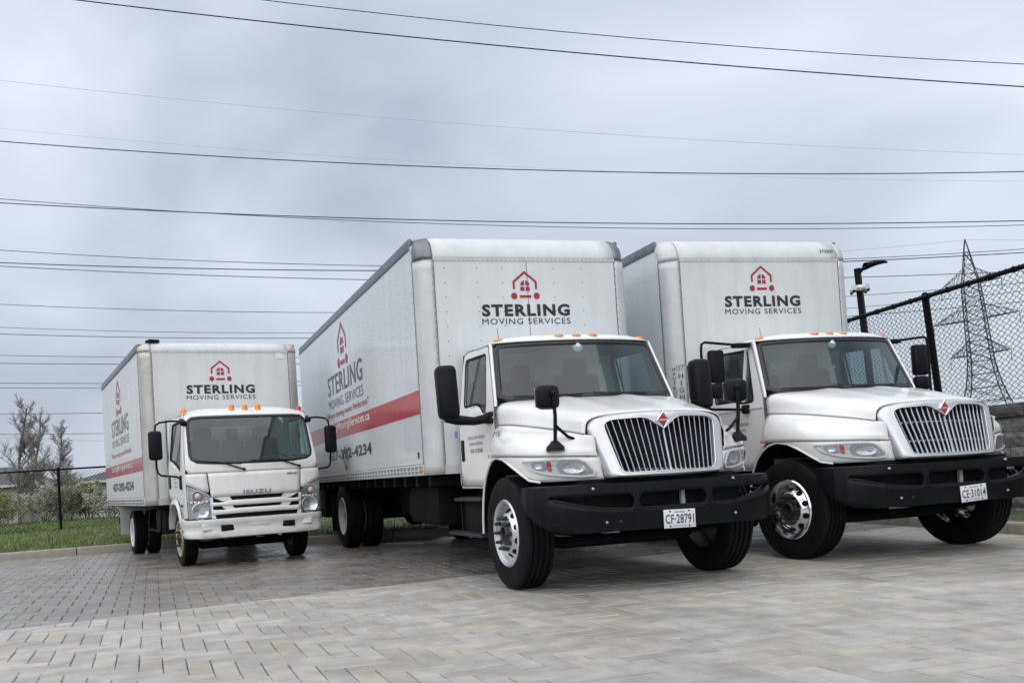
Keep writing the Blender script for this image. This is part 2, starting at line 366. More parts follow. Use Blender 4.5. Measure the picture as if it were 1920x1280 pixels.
# ------------------------------------------------------------------ wheels
_w = {}
def cached(key, fn):
    if key not in _w: _w[key] = fn()
    return _w[key]
def tyre_mesh(Rt, w, rr):
    p = [(rr-.02, .34*w), (rr, .42*w), (rr+.015, .455*w), (rr+.03, .45*w), ((Rt+rr)/2, .505*w), (Rt-.06, .49*w), (Rt-.045, .475*w), (Rt-.03, .47*w), (Rt-.016, .445*w), (Rt-.004, .41*w)]
    tread = []
    for g in (.27, .09, -.09, -.27):
        tread += [(Rt, g*w+.011), (Rt-.016, g*w+.008), (Rt-.016, g*w-.008), (Rt, g*w-.011)]
    prof = p + tread + [(r, -h) for r, h in reversed(p)]
    return B().lathe(prof, 56).mesh('tyre', 'rubber', 40)
def rim_mesh(style, rr, w):
    h = .45*w
    if style == 'front':      # disc bulges outwards, uncut; dark discs carry the shade of the hand holes
        prof = [(rr-.02, -.4*w), (rr-.03, .2*w), (rr-.005, h), (rr+.008, h), (rr-.004, h+.012), (rr-.03, h), (rr-.045, h-.05), (rr-.05, h-.075), (rr-.075, h-.062), (rr-.12, h-.008), (rr-.135, h+.004), (.125, h+.006), (.105, h+.004), (.10, h-.02)]
    else:
        prof = [(rr-.02, -.4*w), (rr-.03, .2*w), (rr-.005, h), (rr+.008, h), (rr-.004, h+.01), (rr-.025, h-.01), (rr-.035, .1*w), (rr-.06, -.02*w), (rr-.11, -.12*w), (.16, -.14*w), (.10, -.14*w), (.09, -.1*w)]
    return B().lathe(prof, 48).mesh('rim', 'wheel_alu' if style == 'front' else 'wheel_white', 30)
def add_wheel(tr, x, y, s, Rt, w, rr, style, rim_mat=None, steer=0, nuts=10, detail=True):
    """s = +1 left, -1 right: the outer face looks away from the truck"""
    b = B()
    h = .45*w
    if style == 'front': b.lathe([(.0, h-.03), (.05, h-.03), (.056, h+.03), (.07, h+.03), (.078, h+.015), (.105, h+.010), (.11, h-.01), (.1, -.3*w), (0, -.3*w)], 20)
    else: b.lathe([(0, .25*w), (.075, .25*w), (.085, .2*w), (.09, -.14*w), (.1, -.4*w), (0, -.4*w)], 16)
    hub = b.obj('wheel', 'iron', tr); hub.location = (x, y, Rt); hub.rotation_euler = (0, 0, steer + (0 if s > 0 else math.pi))
    mobj('tyre', cached(('t', Rt, w, rr), lambda: tyre_mesh(Rt, w, rr)), hub)
    def mk():
        me = rim_mesh(style, rr, w)
        if rim_mat: me.materials[0] = MATS[rim_mat]
        return me
    mobj('rim', cached(('r', style, rr, w, rim_mat), mk), hub)
    if detail:
        rn = .143 if Rt > .45 else .11
        zn = h + .004 if style == 'front' else -.13*w
        nm = cached(('nut', style), lambda: B().lathe([(0, .062), (.011, .06), (.015, .05), (.015, .014), (.021, .012), (.021, 0)], 8).mesh('lug_nut', 'iron'))
        for k in range(nuts):
            a = 2*math.pi*k/nuts; mobj('lug_nut', nm, hub, (rn*math.cos(a), zn, rn*math.sin(a)))
        if style == 'front':
            hr = rr - .098
            hm = cached(('hole', rr), lambda: B().lathe([(0, .004), (.026, .004), (.030, .002), (.031, -.004)], 12).mesh('hand_hole_disc', 'chassis'))  # proud dark disc, its colour standing in for a shaded opening
            for k in range(nuts):
                a = 2*math.pi*(k+.5)/nuts; o = mobj('hand_hole_disc', hm, hub, (hr*math.cos(a), h-.030, hr*math.sin(a)))
                n = Vector((math.cos(a)*.75, .66, math.sin(a)*.75)); q = n.to_track_quat('Y', 'Z'); o.rotation_mode = 'QUATERNION'; o.rotation_quaternion = q
    return hub

# ------------------------------------------------------------------ cargo box shared by the three trucks
def cargo_box(tr, W, xf, Lb, zt, zo, rs, cap, fmat, smat, pmat, cmat, seed=0, front_seam=0, rivet_cols=(), rails=True):
    rng = random.Random(seed); hw = W/2; xr = xf - Lb
    # front wall with the riveted panel seams
    fw = B(); fw.box((xf-.02, 0, (zo+zt-cap)/2), (.04, W-2*rs, zt-cap-zo)); fw = fw.obj('front_wall', fmat, tr, smooth=0)
    bm_ = B(); bm_.box((xf+.003, 0, zo+.05), (.012, W-2*rs, .10)); bm_.obj('front_sill', 'alu', tr)
    for s in (-1, 1):
        sw = B(); sw.box(((xf-rs+xr)/2, s*(hw-.02), (zo+.13+zt-.11)/2), (Lb-rs, .04, zt-zo-.24)); side = sw.obj('side_wall', smat, tr, smooth=0)
        po = B()
        def post(u, v, s=s):
            th = u*math.pi/2; r2 = rs*(1 - .0*v)
            return (xf - rs*(1-math.cos(th)), s*(hw - rs*(1-math.sin(th))), zo + (zt-cap-zo)*v)
        po.grid(post, 8, 24)
        pp = po.obj('corner_post', pmat, tr, smooth=60, thick=.004)
        if pmat == 'alu_worn':                 # knocks and dents in the old posts
            for v in pp.data.vertices:
                n = noise.noise(Vector((v.co.x*4, v.co.y*4, v.co.z*3.1))); v.co.x += .02*min(0, n+.05); v.co.y -= s*.02*max(0, n-.1)
        # moulded corner where post, roof edge and front cap meet
        cn = B()
        def corner(u, v, s=s):
            th = u*math.pi/2; ph = v*math.pi/2
            return (xf + .004 - rs*(1-math.cos(th)) - (cap-.0)*(1-math.cos(ph)), s*(hw + .004 - rs*(1-math.sin(th)) - .03*math.sin(ph)**4), zt - cap + cap*math.sin(ph) - .035*math.sin(th)**3*math.sin(ph))
        cn.grid(corner, 10, 10)
        co = cn.obj('corner_cap', cmat, tr, smooth=60, thick=.004)
        if cmat == 'alu_dark':
            for v in co.data.vertices:
                n = noise.noise(v.co*9); v.co += Vector((-.012, -s*.012, -.008))*max(0, n)
        # a slot in the corner cap for the marker lamp
        B().box((xf-rs*.30-.05, s*(hw-rs*.30+.001-.012), zt-cap*.62), (.14, .016, .045), rz=s*R(-45), ch=.006).obj('corner_lamp', 'black_plastic', tr)
        top = B(); x1 = xf - rs - cap*.2
        top.box(((x1+xr)/2, s*(hw-.012), zt-.065), (x1-xr, .036, .11), ch=.008); top.obj('roof_rail', 'alu_dark', tr)
        B().box(((x1+xr)/2, s*(hw+.001), zt-.128), (x1-xr, .02, .012)).obj('rail_trim', 'seam', tr)
        bot = B(); bot.box(((xf-rs+xr)/2, s*(hw-.012), zo+.062), (Lb-rs, .04, .124), ch=.004)
        for zz in (.105, .055, .012): bot.box(((xf-rs+xr)/2, s*(hw+.009), zo+zz), (Lb-rs, .010, .012))
        bot.obj('bottom_rail', 'alu', tr)
        if rails:
            sl = B(); x = xf - rs - .08
            while x > xr + .1:
                for dx in (0, .05): sl.box((x-dx, s*(hw+.007), zo+.081), (.014, .012, .03)); sl.box((x-dx, s*(hw+.007), zo+.034), (.014, .012, .024))
                x -= .16
            sl.obj('rail_slots', 'seam', tr, smooth=0, kind='stuff')
        rv = B()                               # rivet heads: side panel columns and both edges of the post
        def stud(p, r=.007):
            o = len(rv.v); n = 5
            ax = 'y' if abs(abs(p[1]) - hw) < .02 else 'x'
            ring = [(p[0] + r*math.cos(2*math.pi*k/n), p[1], p[2] + r*math.sin(2*math.pi*k/n)) if ax == 'y' else (p[0], p[1] + r*math.cos(2*math.pi*k/n), p[2] + r*math.sin(2*math.pi*k/n)) for k in range(n)]
            tip = (p[0], p[1] + s*.005, p[2]) if ax == 'y' else (p[0]+.006, p[1], p[2])
            rv.v += ring + [tip]; rv.f += [(o+k, o+(k+1) % n, o+n) for k in range(n)]
        x = xf - rs - .05
        while x > xr + .05:
            z = zo + .2
            while z < zt - .15: stud((x, s*(hw+.001), z), .0075); z += .115
            x -= .305
        z = zo + .06
        while z < zt - cap:
            stud((xf - rs - .012, s*(hw+.003), z), .009); stud((xf + .003, s*(hw - rs + .004), z), .009); z += .085 if rivet_cols else .14
        rv.obj('rivets', 'rivet', tr, merge=False, kind='stuff')
        # dark seam between post and front sheet
        B().box((xf+.001, s*(hw-rs-.006), (zo+zt-cap)/2), (.006, .007, zt-cap-zo)).obj('seam_strip', 'seam', tr)
        B().box((xf-rs-.004, s*(hw+.000), (zo+zt-cap)/2), (.007, .006, zt-cap-zo)).obj('seam_strip', 'seam', tr)
        for xx in (xf-rs-.06, (xf+xr)/2, xr+.15):
            m = B(); m.box((xx, s*(hw+.012), zo+.06), (.10, .014, .035), ch=.005); m.obj('side_marker', 'amber' if xx > xr+1 else 'red_lens', tr)
    cb = B()
    cb.grid(lambda u, v: (xf - cap*(1-math.cos(v*math.pi/2)), (u*2-1)*(hw-rs+.002), zt - cap + cap*math.sin(v*math.pi/2)), 12, 12)
    cb.obj('roof_cap', fmat, tr, smooth=60, thick=.004)
    B().box((xf+.003, 0, zt-cap-.004), (.010, W-2*rs, .03)).obj('cap_flange', 'alu', tr)
    ro = B(); ro.box(((xf-cap+xr)/2, 0, zt-.012), (Lb-cap, W-.06, .02)); ro.obj('roof_skin', smat, tr, smooth=0)
    B().box(((xf+xr)/2-.1, 0, zo+.02), (Lb-.3, W-.1, .05)).obj('floor_pan', 'chassis', tr)
    B().box((xr+.03, 0, (zo+zt)/2), (.06, W-.02, zt-zo-.03)).obj('rear_door', smat, tr)
    fr = B(); r0 = .0085
    def fstud(y, z, r=r0):
        o = len(fr.v); n = 5; fr.v += [(xf+.0015, y + r*math.cos(2*math.pi*k/n), z + r*math.sin(2*math.pi*k/n)) for k in range(n)] + [(xf+.006, y, z)]
        fr.f += [(o+k, o+(k+1) % n, o+n) for k in range(n)]
    for yy in rivet_cols:
        z = zt - cap - .1
        while z > 1.9: fstud(yy, z); z -= .162
    n = int((W-2*rs)/(.055 if rivet_cols else .16))
    for k in range(n):
        y = -(hw-rs) + (k+.5)*(W-2*rs)/n
        fr.v, fr.f = fr.v, fr.f
        o = len(fr.v); fr.v += [(xf+.0085, y + .007*math.cos(2*math.pi*j/5), zt-cap-.004 + .007*math.sin(2*math.pi*j/5)) for j in range(5)] + [(xf+.014, y, zt-cap-.004)]; fr.f += [(o+j, o+(j+1) % 5, o+5) for j in range(5)]
    fr.obj('front_rivets', 'rivet', tr, merge=False, kind='stuff')
    if front_seam is not None and rivet_cols:
        B().box((xf+.0005, front_seam, (zo+zt-cap)/2), (.003, .006, zt-cap-zo)).obj('panel_seam', 'seam', tr)

def lettering_front(tr, xf, yc, zs, sc_=1.0):
    x = xf + .004
    text('front_lettering', tr, 'STERLING', 1.07*sc_, .137*sc_, (x, yc, zs+.07), 'F', 'ink', .042, 1.18)
    text('front_lettering', tr, 'MOVING SERVICES', 1.075*sc_, .066*sc_, (x, yc, zs-.055), 'F', 'ink', .0, 1.14)
    emblem_house(tr, (x, yc, zs+.232), 'F', .00098*sc_)
def lettering_side(tr, hw, xc, sc_, zS, zM, zTag, zU, zP, zLogo, stripe, x0, x1, phone):
    y = -hw - .005
    sb = B(); sb.box(((x0+x1)/2, -hw-.0015, sum(stripe)/2), (x0-x1, .003, stripe[1]-stripe[0])); sb.obj('red_stripe', 'vinyl_red', tr, smooth=0)
    text('side_lettering', tr, 'STERLING', 2.56*sc_, .245*sc_*1.3, (xc, y, zS), 'S', 'ink_side', .012, 1.1)
    text('side_lettering', tr, 'MOVING SERVICES', 2.56*sc_, .135*sc_*1.1, (xc, y, zM), 'S', 'ink_side', -.004, 1.1)
    text('side_lettering', tr, '"Where moving meets Perfection"', 3.12*sc_, .125*sc_, (xc, y, zTag), 'S', 'logo_red', .006, 1.0)
    text('side_lettering', tr, 'SterlingMovingServices.ca', 3.15*sc_, .155*sc_, (xc, y, zU), 'S', 'vinyl_white', .012, 1.0)
    text('side_lettering', tr, phone, 3.16*sc_, .165*sc_*1.0, (xc, y, zP), 'S', 'ink_side', .035, 1.08)
    emblem_house(tr, (xc, y, zLogo), 'S', .0021*sc_)

def chassis(tr, xfr, xr, wb, zf, half=.42, R_=.5, ymax=1.1):
    b = B()
    for s in (-1, 1): b.box(((xfr+xr)/2, s*half, zf), (xfr-xr, .08, .26))
    for x in [xfr-.3 + (xr-xfr+.5)*k/6 for k in range(7)]: b.box((x, 0, zf), (.1, half*2, .18))
    b.obj('frame_rail', 'chassis', tr)
    B().tube([(0, -.8*ymax, R_-.05), (0, -.6, R_-.12), (0, .6, R_-.12), (0, .8*ymax, R_-.05)], .055, 10).obj('front_axle', 'chassis', tr)
    a = B().tube([(-wb, -.9*ymax, R_), (-wb, .9*ymax, R_)], .075, 12); a.sphere((-wb, 0, R_), .22, 14, 8); a.obj('rear_axle', 'chassis', tr)
    for s in (-1, 1):
        sp = B()
        for k in range(5): sp.box((-wb, s*half, R_+.08+.02*k), (1.3-.2*k, .075, .016))
        sp.obj('leaf_spring', 'chassis', tr)
        sp = B()
        for k in range(4): sp.box((0, s*half, R_-.06+.02*k), (1.2-.2*k, .075, .016))
        sp.obj('leaf_spring', 'chassis', tr)
    B().tube([(-.4, 0, zf-.1), (-wb, 0, R_+.02)], .06, 10).obj('drive_shaft', 'chassis', tr)
    B().box((-.15, 0, zf+.05), (1.1, .62, .6), ch=.08).obj('engine', 'chassis', tr)

def seat(tr, x, y, z, w=.5):
    b = B(); b.box((x, y, z), (.5, w, .16), ch=.05); b.box((x-.27, y, z+.36), (.16, w, .66), ry=R(-10), ch=.06); b.box((x-.34, y, z+.78), (.11, w*.55, .2), ry=R(-8), ch=.045)
    b.obj('seat', 'seat', tr)
def steering_wheel(tr, x, y, z, tilt, r=.22):
    b = B(); M = Matrix.Rotation(tilt, 3, 'Y')
    b.tube([Vector((x, y, z)) + M @ Vector((r*math.cos(a)*1, r*math.sin(a), 0)) for a in [2*math.pi*k/24 for k in range(25)]], .016, 6, False)
    for a in (R(90), R(210), R(330)): b.tube([(x, y, z), Vector((x, y, z)) + M @ Vector((r*math.cos(a), r*math.sin(a), 0))], .012, 5)
    b.tube([(x, y, z), Vector((x, y, z)) + M @ Vector((0, 0, -.4))], .03, 8); b.sphere((x, y, z), .05, 10, 6)
    b.obj('steering_wheel', 'black_plastic', tr)
def wiper(tr, pivot, mid, a, c, off=.02):
    b = B(); b.tube([pivot, mid], [.012, .008], 6); b.tube([a, mid, c], .007, 5); b.sphere(pivot, .022, 8, 5)
    b.obj('wiper', 'black_plastic', tr)
def number_plate(tr, pos, body, tilt, w=.30, h=.155):
    b = B(); b.box((0, 0, 0), (w, h, .004), ch=.0018)
    p = b.obj('number_plate', 'plate_white', tr, label='white provincial licence plate with dark characters'); p.location = pos
    p.rotation_euler = (math.pi/2, tilt, math.pi/2)
    mobj('plate_lettering', text_mesh(body, w*.90, h*.50, .012, 1.05, 'plate_blue'), p, (0, -.002, .0035))
    mobj('plate_lettering', text_mesh('ONTARIO', w*.34, h*.11, .0, 1.1, 'plate_blue'), p, (0, h*.36, .0035))
    mobj('plate_lettering', text_mesh('YOURS TO DISCOVER', w*.42, h*.06, .0, 1.1, 'plate_blue'), p, (0, -h*.38, .0035))
    for sx in (-1, 1):
        for sy in (-1, 1):
            q = B().lathe([(0, .006), (.006, .006), (.009, .002)], 8, 'z').obj('plate_bolt', 'iron', p); q.location = (sx*w*.30, sy*h*.40, 0)
    return p

# ------------------------------------------------------------------ the two long-nosed box trucks
HX = [-.46, -.2, .05, .25, .45, .6, .70, .76, .85]
G0 = [(0, 1.765), (0, 1.735), (0, 1.69), (0, 1.648), (0, 1.603), (0, 1.567), (0, 1.54), (0, 1.522), (0, 1.49)]
G1 = [(.55, 1.755), (.54, 1.725), (.52, 1.678), (.50, 1.634), (.48, 1.588), (.465, 1.55), (.455, 1.523), (.445, 1.503), (.43, 1.47)]
G2 = [(.93, 1.715), (.88, 1.678), (.81, 1.622), (.765, 1.578), (.715, 1.532), (.675, 1.498), (.65, 1.474), (.632, 1.456), (.61, 1.42)]
G3 = [(.968, 1.515), (.935, 1.498), (.89, 1.468), (.845, 1.438), (.79, 1.405), (.735, 1.375), (.695, 1.352), (.672, 1.338), (.635, 1.32)]
G4 = [(1.02, 1.43), (1.075, 1.425), (1.095, 1.40), (1.085, 1.365), (1.02, 1.32), (.90, 1.282), (.785, 1.255), (.70, 1.242), (.62, 1.225)]
G5 = [(1.06, 1.205), (1.135, 1.208), (1.165, 1.206), (1.16, 1.20), (1.10, 1.188), (.975, 1.176), (.83, 1.167), (.715, 1.16), (.60, 1.148)]
def guide(G, x): return (sinterp(x, HX, [g[0] for g in G]), sinterp(x, HX, [g[1] for g in G]))
ARCH = [(.56, .955), (.47, .975), (.385, 1.03), (.25, 1.115), (.1, 1.172), (-.09, 1.196), (-.25, 1.172), (-.40, 1.11), (-.52, 1.02), (-.60, .90), (-.65, .77), (-.685, .62), (-.70, .475)]
def y_side(z): return interp(z, [.9, 1.62, 2.37], [.99, .985, .882])
def x_wind(y, z):
    t = (z - 1.731)/(2.348 - 1.731); yc = .965 - .09*t
    return -.468 - .257*t + .17*(1 - (y/yc)**2)
def x_surround(y, z): return .835 + (1.414 - z)*.25 + .055*(1 - (y/.5)**2)
def x_bumper(y):
    y = abs(y)
    return None
BPLAN = [(.968, 0), (.966, .3), (.955, .55), (.93, .78), (.88, .95), (.80, 1.06), (.70, 1.13), (.60, 1.165), (.51, 1.172)]

def conventional_truck(cfg):
    d = cfg
    tr = thing('box_truck', d['label'], 'truck', (d['x'], d['y'], 0), d['a'] - math.pi/2, 'moving trucks parked side by side')
    hw = d['W']/2
    # --- hood
    b = B()
    def hood(u, v):
        x = HX[0] + (.762-HX[0])*u; s = 1 if v > .5 else -1; w = abs(v - .5)*2*3
        q = [guide(G, x) for G in (G0, G1, G2, G3)]
        y = sinterp(w, [0, 1, 2, 3], [p[0] for p in q]); z = sinterp(w, [0, 1, 2, 3], [p[1] for p in q])
        z += .016*math.exp(-((abs(y) - .33)/.07)**2)*min(1, max(0, (.7 - x)*2))    # the raised centre panel of the hood
        return (x, s*y, z)
    b.grid(hood, 24, 42); b.obj('hood', 'paint', tr, smooth=60, thick=.006)
    # --- fenders with skirt, arch lip, liner
    for s in (-1, 1):
        b = B()
        def fen(u, v, s=s):
            x = HX[0]+.03 + (HX[-1]-HX[0]-.03)*u; q = [guide(G, x) for G in (G3, G4, G5)]
            g4 = q[1]; m1 = ((q[0][0]*.45+g4[0]*.55), q[0][1]*.5+g4[1]*.5 + .012); m2 = (g4[0]*.35+q[2][0]*.65+.012, g4[1]*.5+q[2][1]*.5)
            pts = [q[0], m1, g4, m2, q[2]]
            return (x, s*sinterp(v*4, [0, 1, 2, 3, 4], [p[0] for p in pts]), sinterp(v*4, [0, 1, 2, 3, 4], [p[1] for p in pts]))
        b.grid(fen, 22, 12)
        fo = b.obj('fender', 'paint', tr, smooth=60, thick=.006)
        b = B(); AX = [p[0] for p in ARCH[:6]][::-1]; AZ = [p[1] for p in ARCH[:6]][::-1]
        def skirt(u, v, s=s):
            x = -.08 + (.845 + .08)*u
            y = guide(G5, min(x, .76))[0] if x <= .76 else .715 - (x-.76)*1.5
            zt_ = interp(x, HX, [g[1] for g in G5]) - .007; zb_ = interp(x, AX, AZ) if x < .56 else .955
            z = zt_ + (min(zb_, zt_-.002) - zt_)*v
            return (x, s*(y - .004 - .03*v*v*min(1, (zt_-zb_)/.2)), z)
        b.grid(skirt, 30, 6); b.obj('fender_skirt', 'paint', fo, smooth=60, thick=.006)
        for GG, x0_, x1_, rr_ in ((G3, -.45, .76, .0045), (G5, -.36, .80, .0035)):
            b = B(); b.tube([(x, s*(guide(GG, x)[0]+.001), guide(GG, x)[1] - (.003 if GG is G5 else 0)) for x in [x0_ + (x1_-x0_)*k/30 for k in range(31)]], rr_, 5); b.obj('shut_line', 'seam', fo)
        arch = [(x, z) for x, z in ARCH]
        def ya(x): return interp(x, [-.7, -.45, -.2, .05, .25, .45, .6], [1.085, 1.10, 1.135, 1.158, 1.15, 1.085, .98]) 
        B().tube([(x, s*ya(x), z) for x, z in arch], .011, 6).obj('arch_lip', 'paint', fo)
        b = B(); n = len(arch)
        b.add([(x, s*(ya(x)-.004), z) for x, z in arch] + [(x, s*.55, z+.03) for x, z in arch], [(i, i+1, n+i+1, n+i) for i in range(n-1)])
        b.obj('wheel_arch_liner', 'black_plastic', fo, smooth=60)
        b = B(); b.add([(x, s*(ya(x)), z) for x, z in arch[6:]] + [(x-.05, s*(ya(x)-.09), z-.0) for x, z in arch[6:]], [(i, i+1, n-6+i+1, n-6+i) for i in range(n-7)])
        b.obj('arch_flare', 'black_plastic', fo, smooth=60)
        B().box((-.40, s*1.098, 1.222), (.075, .012, .035), rz=s*R(15), ch=.006).obj('side_marker', 'amber', fo)
        # --- headlight: bezel, reflector, bowls, lens
        def on_nose(t, z, off, s=s):        # t = arc parameter along the nose, 0 at the outer tip, 1 at the inner end
            x = .40 + .445*min(t, 1.0); y = guide(G5, min(x, .76))[0] if x <= .76 else .715 - (x-.76)*1.5
            x2 = x + .02; y2 = guide(G5, min(x2, .76))[0] if x2 <= .76 else .715 - (x2-.76)*1.5
            n_ = Vector((-(y2-y), x2-x)).normalized()
            return (x + n_.x*off, s*(y + n_.y*off), z)
        ol = rounded([(.02, 1.15), (.62, 1.149), (.86, 1.143), (1.0, .985), (.80, .978), (.45, 1.015), (.14, 1.085)], [.04, .05, .12, .05, .05, .15, .12], 4)
        ol = [tuple(p) for p in ol]; ctr = (.62, 1.07); N_ = 48
        A = polar(ctr, ol, N_); inn = [tuple(p) for p in inset([Vector((p[0]*.5, p[1])) for p in A], .014)]; inn = [(p[0]*2, p[1]) for p in inn]
        b = B(); surf_ring(b, lambda t, z: on_nose(t, z, .004), A, [(a[0]+(ctr[0]-a[0])*.02, a[1]+(ctr[1]-a[1])*.02) for a in A], 1)
        A2 = [(a[0]+(ctr[0]-a[0])*.02, a[1]+(ctr[1]-a[1])*.02) for a in A]
        b.ring([on_nose(t, z, .004) for t, z in A2], [on_nose(t, z, .014) for t, z in A2]); surf_ring(b, lambda t, z: on_nose(t, z, .014), A2, inn, 1); b.ring([on_nose(t, z, .014) for t, z in inn], [on_nose(t, z, .003) for t, z in inn])
        hl = b.obj('headlight', 'trim', tr, smooth=40)
        b = B(); surf_fill(b, lambda t, z: on_nose(t, z, .0035), inn, ctr, 3); b.obj('reflector', 'trim', hl, smooth=50)
        for nm_, pts_, mm, of in (('lamp_chamber', [(.20, 1.122), (.455, 1.132), (.475, 1.045), (.30, 1.068)], 'lamp_chamber', .0065), ('turn_signal', [(.46, 1.132), (.52, 1.132), (.535, 1.038), (.48, 1.045)], 'red_lens', .0075), ('lamp_chamber', [(.57, 1.134), (.82, 1.130), (.94, 1.005), (.80, .996), (.60, 1.022)], 'lamp_chamber', .0065)):
            o2 = [tuple(p) for p in rounded(pts_, .03, 3)]; cc = (sum(p[0] for p in pts_)/len(pts_), sum(p[1] for p in pts_)/len(pts_))
            b = B(); P2_ = polar(cc, o2, 24); surf_fill(b, lambda t, z, of=of: on_nose(t, z, of), P2_, cc, 2); b.ring([on_nose(t, z, of) for t, z in P2_], [on_nose(t, z, of-.006) for t, z in P2_]); b.obj(nm_, mm, hl, smooth=50)
            if nm_ == 'lamp_chamber':
                rx, rz_ = (.10, .040) if cc[0] > .5 else (.06, .024); o3 = [(cc[0] + rx*math.cos(k*math.pi/12), cc[1] + rz_*math.sin(k*math.pi/12)) for k in range(24)]
                b = B()
                for k in range(4): b.ring([on_nose(cc[0]+(p[0]-cc[0])*(1-.24*k), cc[1]+(p[1]-cc[1])*(1-.24*k), .0095-.003*(k/4)) for p in o3], [on_nose(cc[0]+(p[0]-cc[0])*(.76-.24*k), cc[1]+(p[1]-cc[1])*(.76-.24*k), .0095-.003*((k+1)/4)) for p in o3])
                b.obj('lamp_bowl', 'lamp_bowl', hl, smooth=50)
        b = B(); surf_fill(b, lambda t, z: on_nose(t, z, .0125), inn, ctr, 4); b.obj('lens', 'lens', hl, smooth=60)
    # --- grille surround and grille
    N_ = 200; c0 = (0, 1.21)
    outer = [(0, 1.52), (.445, 1.502), (.632, 1.455), (.645, 1.35), (.618, 1.22), (.585, 1.10), (.556, .985), (.55, .958), (0, .952)]
    outer = rounded(outer + [(-y, z) for y, z in outer[1:-1]][::-1], [.1, .15, .09, .1, .1, .1, .04, .02, .1, .02, .04, .1, .1, .1, .09, .15], 4)
    opening = [(0, 1.352), (.06, 1.392), (.13, 1.440), (.185, 1.456), (.46, 1.447), (.523, 1.418), (.518, 1.36), (.452, 1.045), (.428, 1.008), (.39, 1.0)]
    op = rounded(opening + [(-y, z) for y, z in opening[1:]][::-1], [.005, .02, .03, .03, .05, .03, .04, .04, .02, .02] + [.02, .02, .04, .04, .03, .05, .03, .03, .02], 3)
    A = polar(c0, [tuple(p) for p in outer], N_); C = polar(c0, [tuple(p) for p in op], N_)
    M1 = [(a[0]*.965, c0[1] + (a[1]-c0[1])*.955) for a in A]
    b = B()
    b.ring([(.755 if z > 1.3 else .755 + (1.3 - z)*.25, y, z) for y, z in A], [(x_surround(y*.99, z)-.05, y*.995, c0[1] + (z-c0[1])*.993) for y, z in A])
    b.ring([(x_surround(y*.99, z)-.05, y*.995, c0[1] + (z-c0[1])*.993) for y, z in A], [(x_surround(y, z)-.012, y, z) for y, z in M1])
    mid = [(m[0] + (c[0]-m[0])*.25, m[1] + (c[1]-m[1])*.25) for m, c in zip(M1, C)]
    b.ring([(x_surround(y, z)-.012, y, z) for y, z in M1], [(x_surround(y, z), y, z) for y, z in mid])
    surf_ring(b, lambda y, z: (x_surround(y, z), y, z), mid, C, 4)
    b.ring([(x_surround(y, z), y, z) for y, z in C], [(x_surround(y, z)-.075, y*.985, c0[1] + (z-c0[1])*.985) for y, z in C])
    gs = b.obj('grille_surround', 'silver', tr, smooth=50)
    b = B(); surf_ring(b, lambda y, z: (x_surround(y, z)+.004, y, z), [(c0[0]+(p[0]-c0[0])*1.022, c0[1]+(p[1]-c0[1])*1.03) for p in C], C, 1)
    b.obj('grille_trim', 'chrome', gs, smooth=50, thick=.006)
    B().box((.70, 0, 1.22), (.03, 1.06, .5)).obj('radiator', 'black_plastic', tr)
    def z_top(y):
        return interp(abs(y), [p[0] for p in opening[:6]], [p[1] for p in opening[:6]])
    grille = B().box((.80, 0, 1.005), (.05, .84, .02)).obj('grille', 'chrome', tr)
    nb = 9
    for i in range(-nb, nb+1):
        yt_ = .512*i/(nb+.25); zt_ = z_top(yt_)+.004; zb_ = 1.0; wd = .0085 if i else .012
        b = B(); pts = []
        for k in range(7):
            z = zb_ + (zt_-zb_)*k/6; f = .845 + .155*(z-1.0)/.42; y = yt_*f; x = x_surround(y, z) - .012
            pts.append((x, y, z))
        vs = []
        for x, y, z in pts: vs += [(x, y-wd*.35, z), (x, y+wd*.35, z), (x-.018, y+wd, z), (x-.05, y+wd*.8, z), (x-.05, y-wd*.8, z), (x-.018, y-wd, z)]
        b.add(vs, [(k*6+j, k*6+(j+1) % 6, (k+1)*6+(j+1) % 6, (k+1)*6+j) for k in range(6) for j in range(6)])
        b.obj('grille_bar', 'chrome', grille, smooth=30)
    b = B()
    for k in range(26): b.box((.735, 0, 1.0 + .018*k), (.006, 1.0, .004))
    for k in range(56): b.box((.733, -.5 + k/55, 1.22), (.005, .004, .46))
    b.obj('radiator_mesh', 'radiator', grille, smooth=0, kind='stuff')
    for zz in (1.12, 1.30) if d['crossbars'] else (1.13,):
        b = B(); b.tube([(x_surround(y, zz)-.058, y, zz) for y in [-.45+.9*k/16 for k in range(17)]], .006, 5); b.obj('grille_crossbar', 'black_plastic' if not d['crossbars'] else 'silver', grille)
    # emblem: chrome diamond, red field, pale bar
    b = B(); xe = x_surround(0, 1.424) + .012; dm = [(0, .078), (.062, 0), (0, -.078), (-.062, 0)]
    b.prism([(xe-.03, y, 1.424+z) for y, z in dm], (.03, 0, 0)); b.ring([(xe, y, 1.424+z) for y, z in dm], [(xe+.008, y*.88, 1.424+z*.88) for y, z in dm]); b.ring([(xe+.008, y*.88, 1.424+z*.88) for y, z in dm], [(xe+.002, y*.74, 1.424+z*.74) for y, z in dm])
    em = b.obj('emblem', 'chrome', tr, smooth=0)
    B().poly([(xe+.0035, y*.74, 1.424+z*.74) for y, z in dm]).obj('emblem_field', 'vinyl_red', em, smooth=0)
    B().box((xe+.005, 0, 1.424), (.006, .078, .013)).obj('emblem_bar', 'silver', em)
    B().poly([(xe+.0045, -.014, 1.38), (xe+.0045, .014, 1.38), (xe+.0045, 0, 1.365)]).obj('emblem_mark', 'ink', em, smooth=0)
    # --- bumper with three slots
    n = 200; PL = resample([(x, y) for x, y in BPLAN[::-1]] + [(x, -y) for x, y in BPLAN[1:]], n, False)
    b = B(); zT, zB = .915, .52
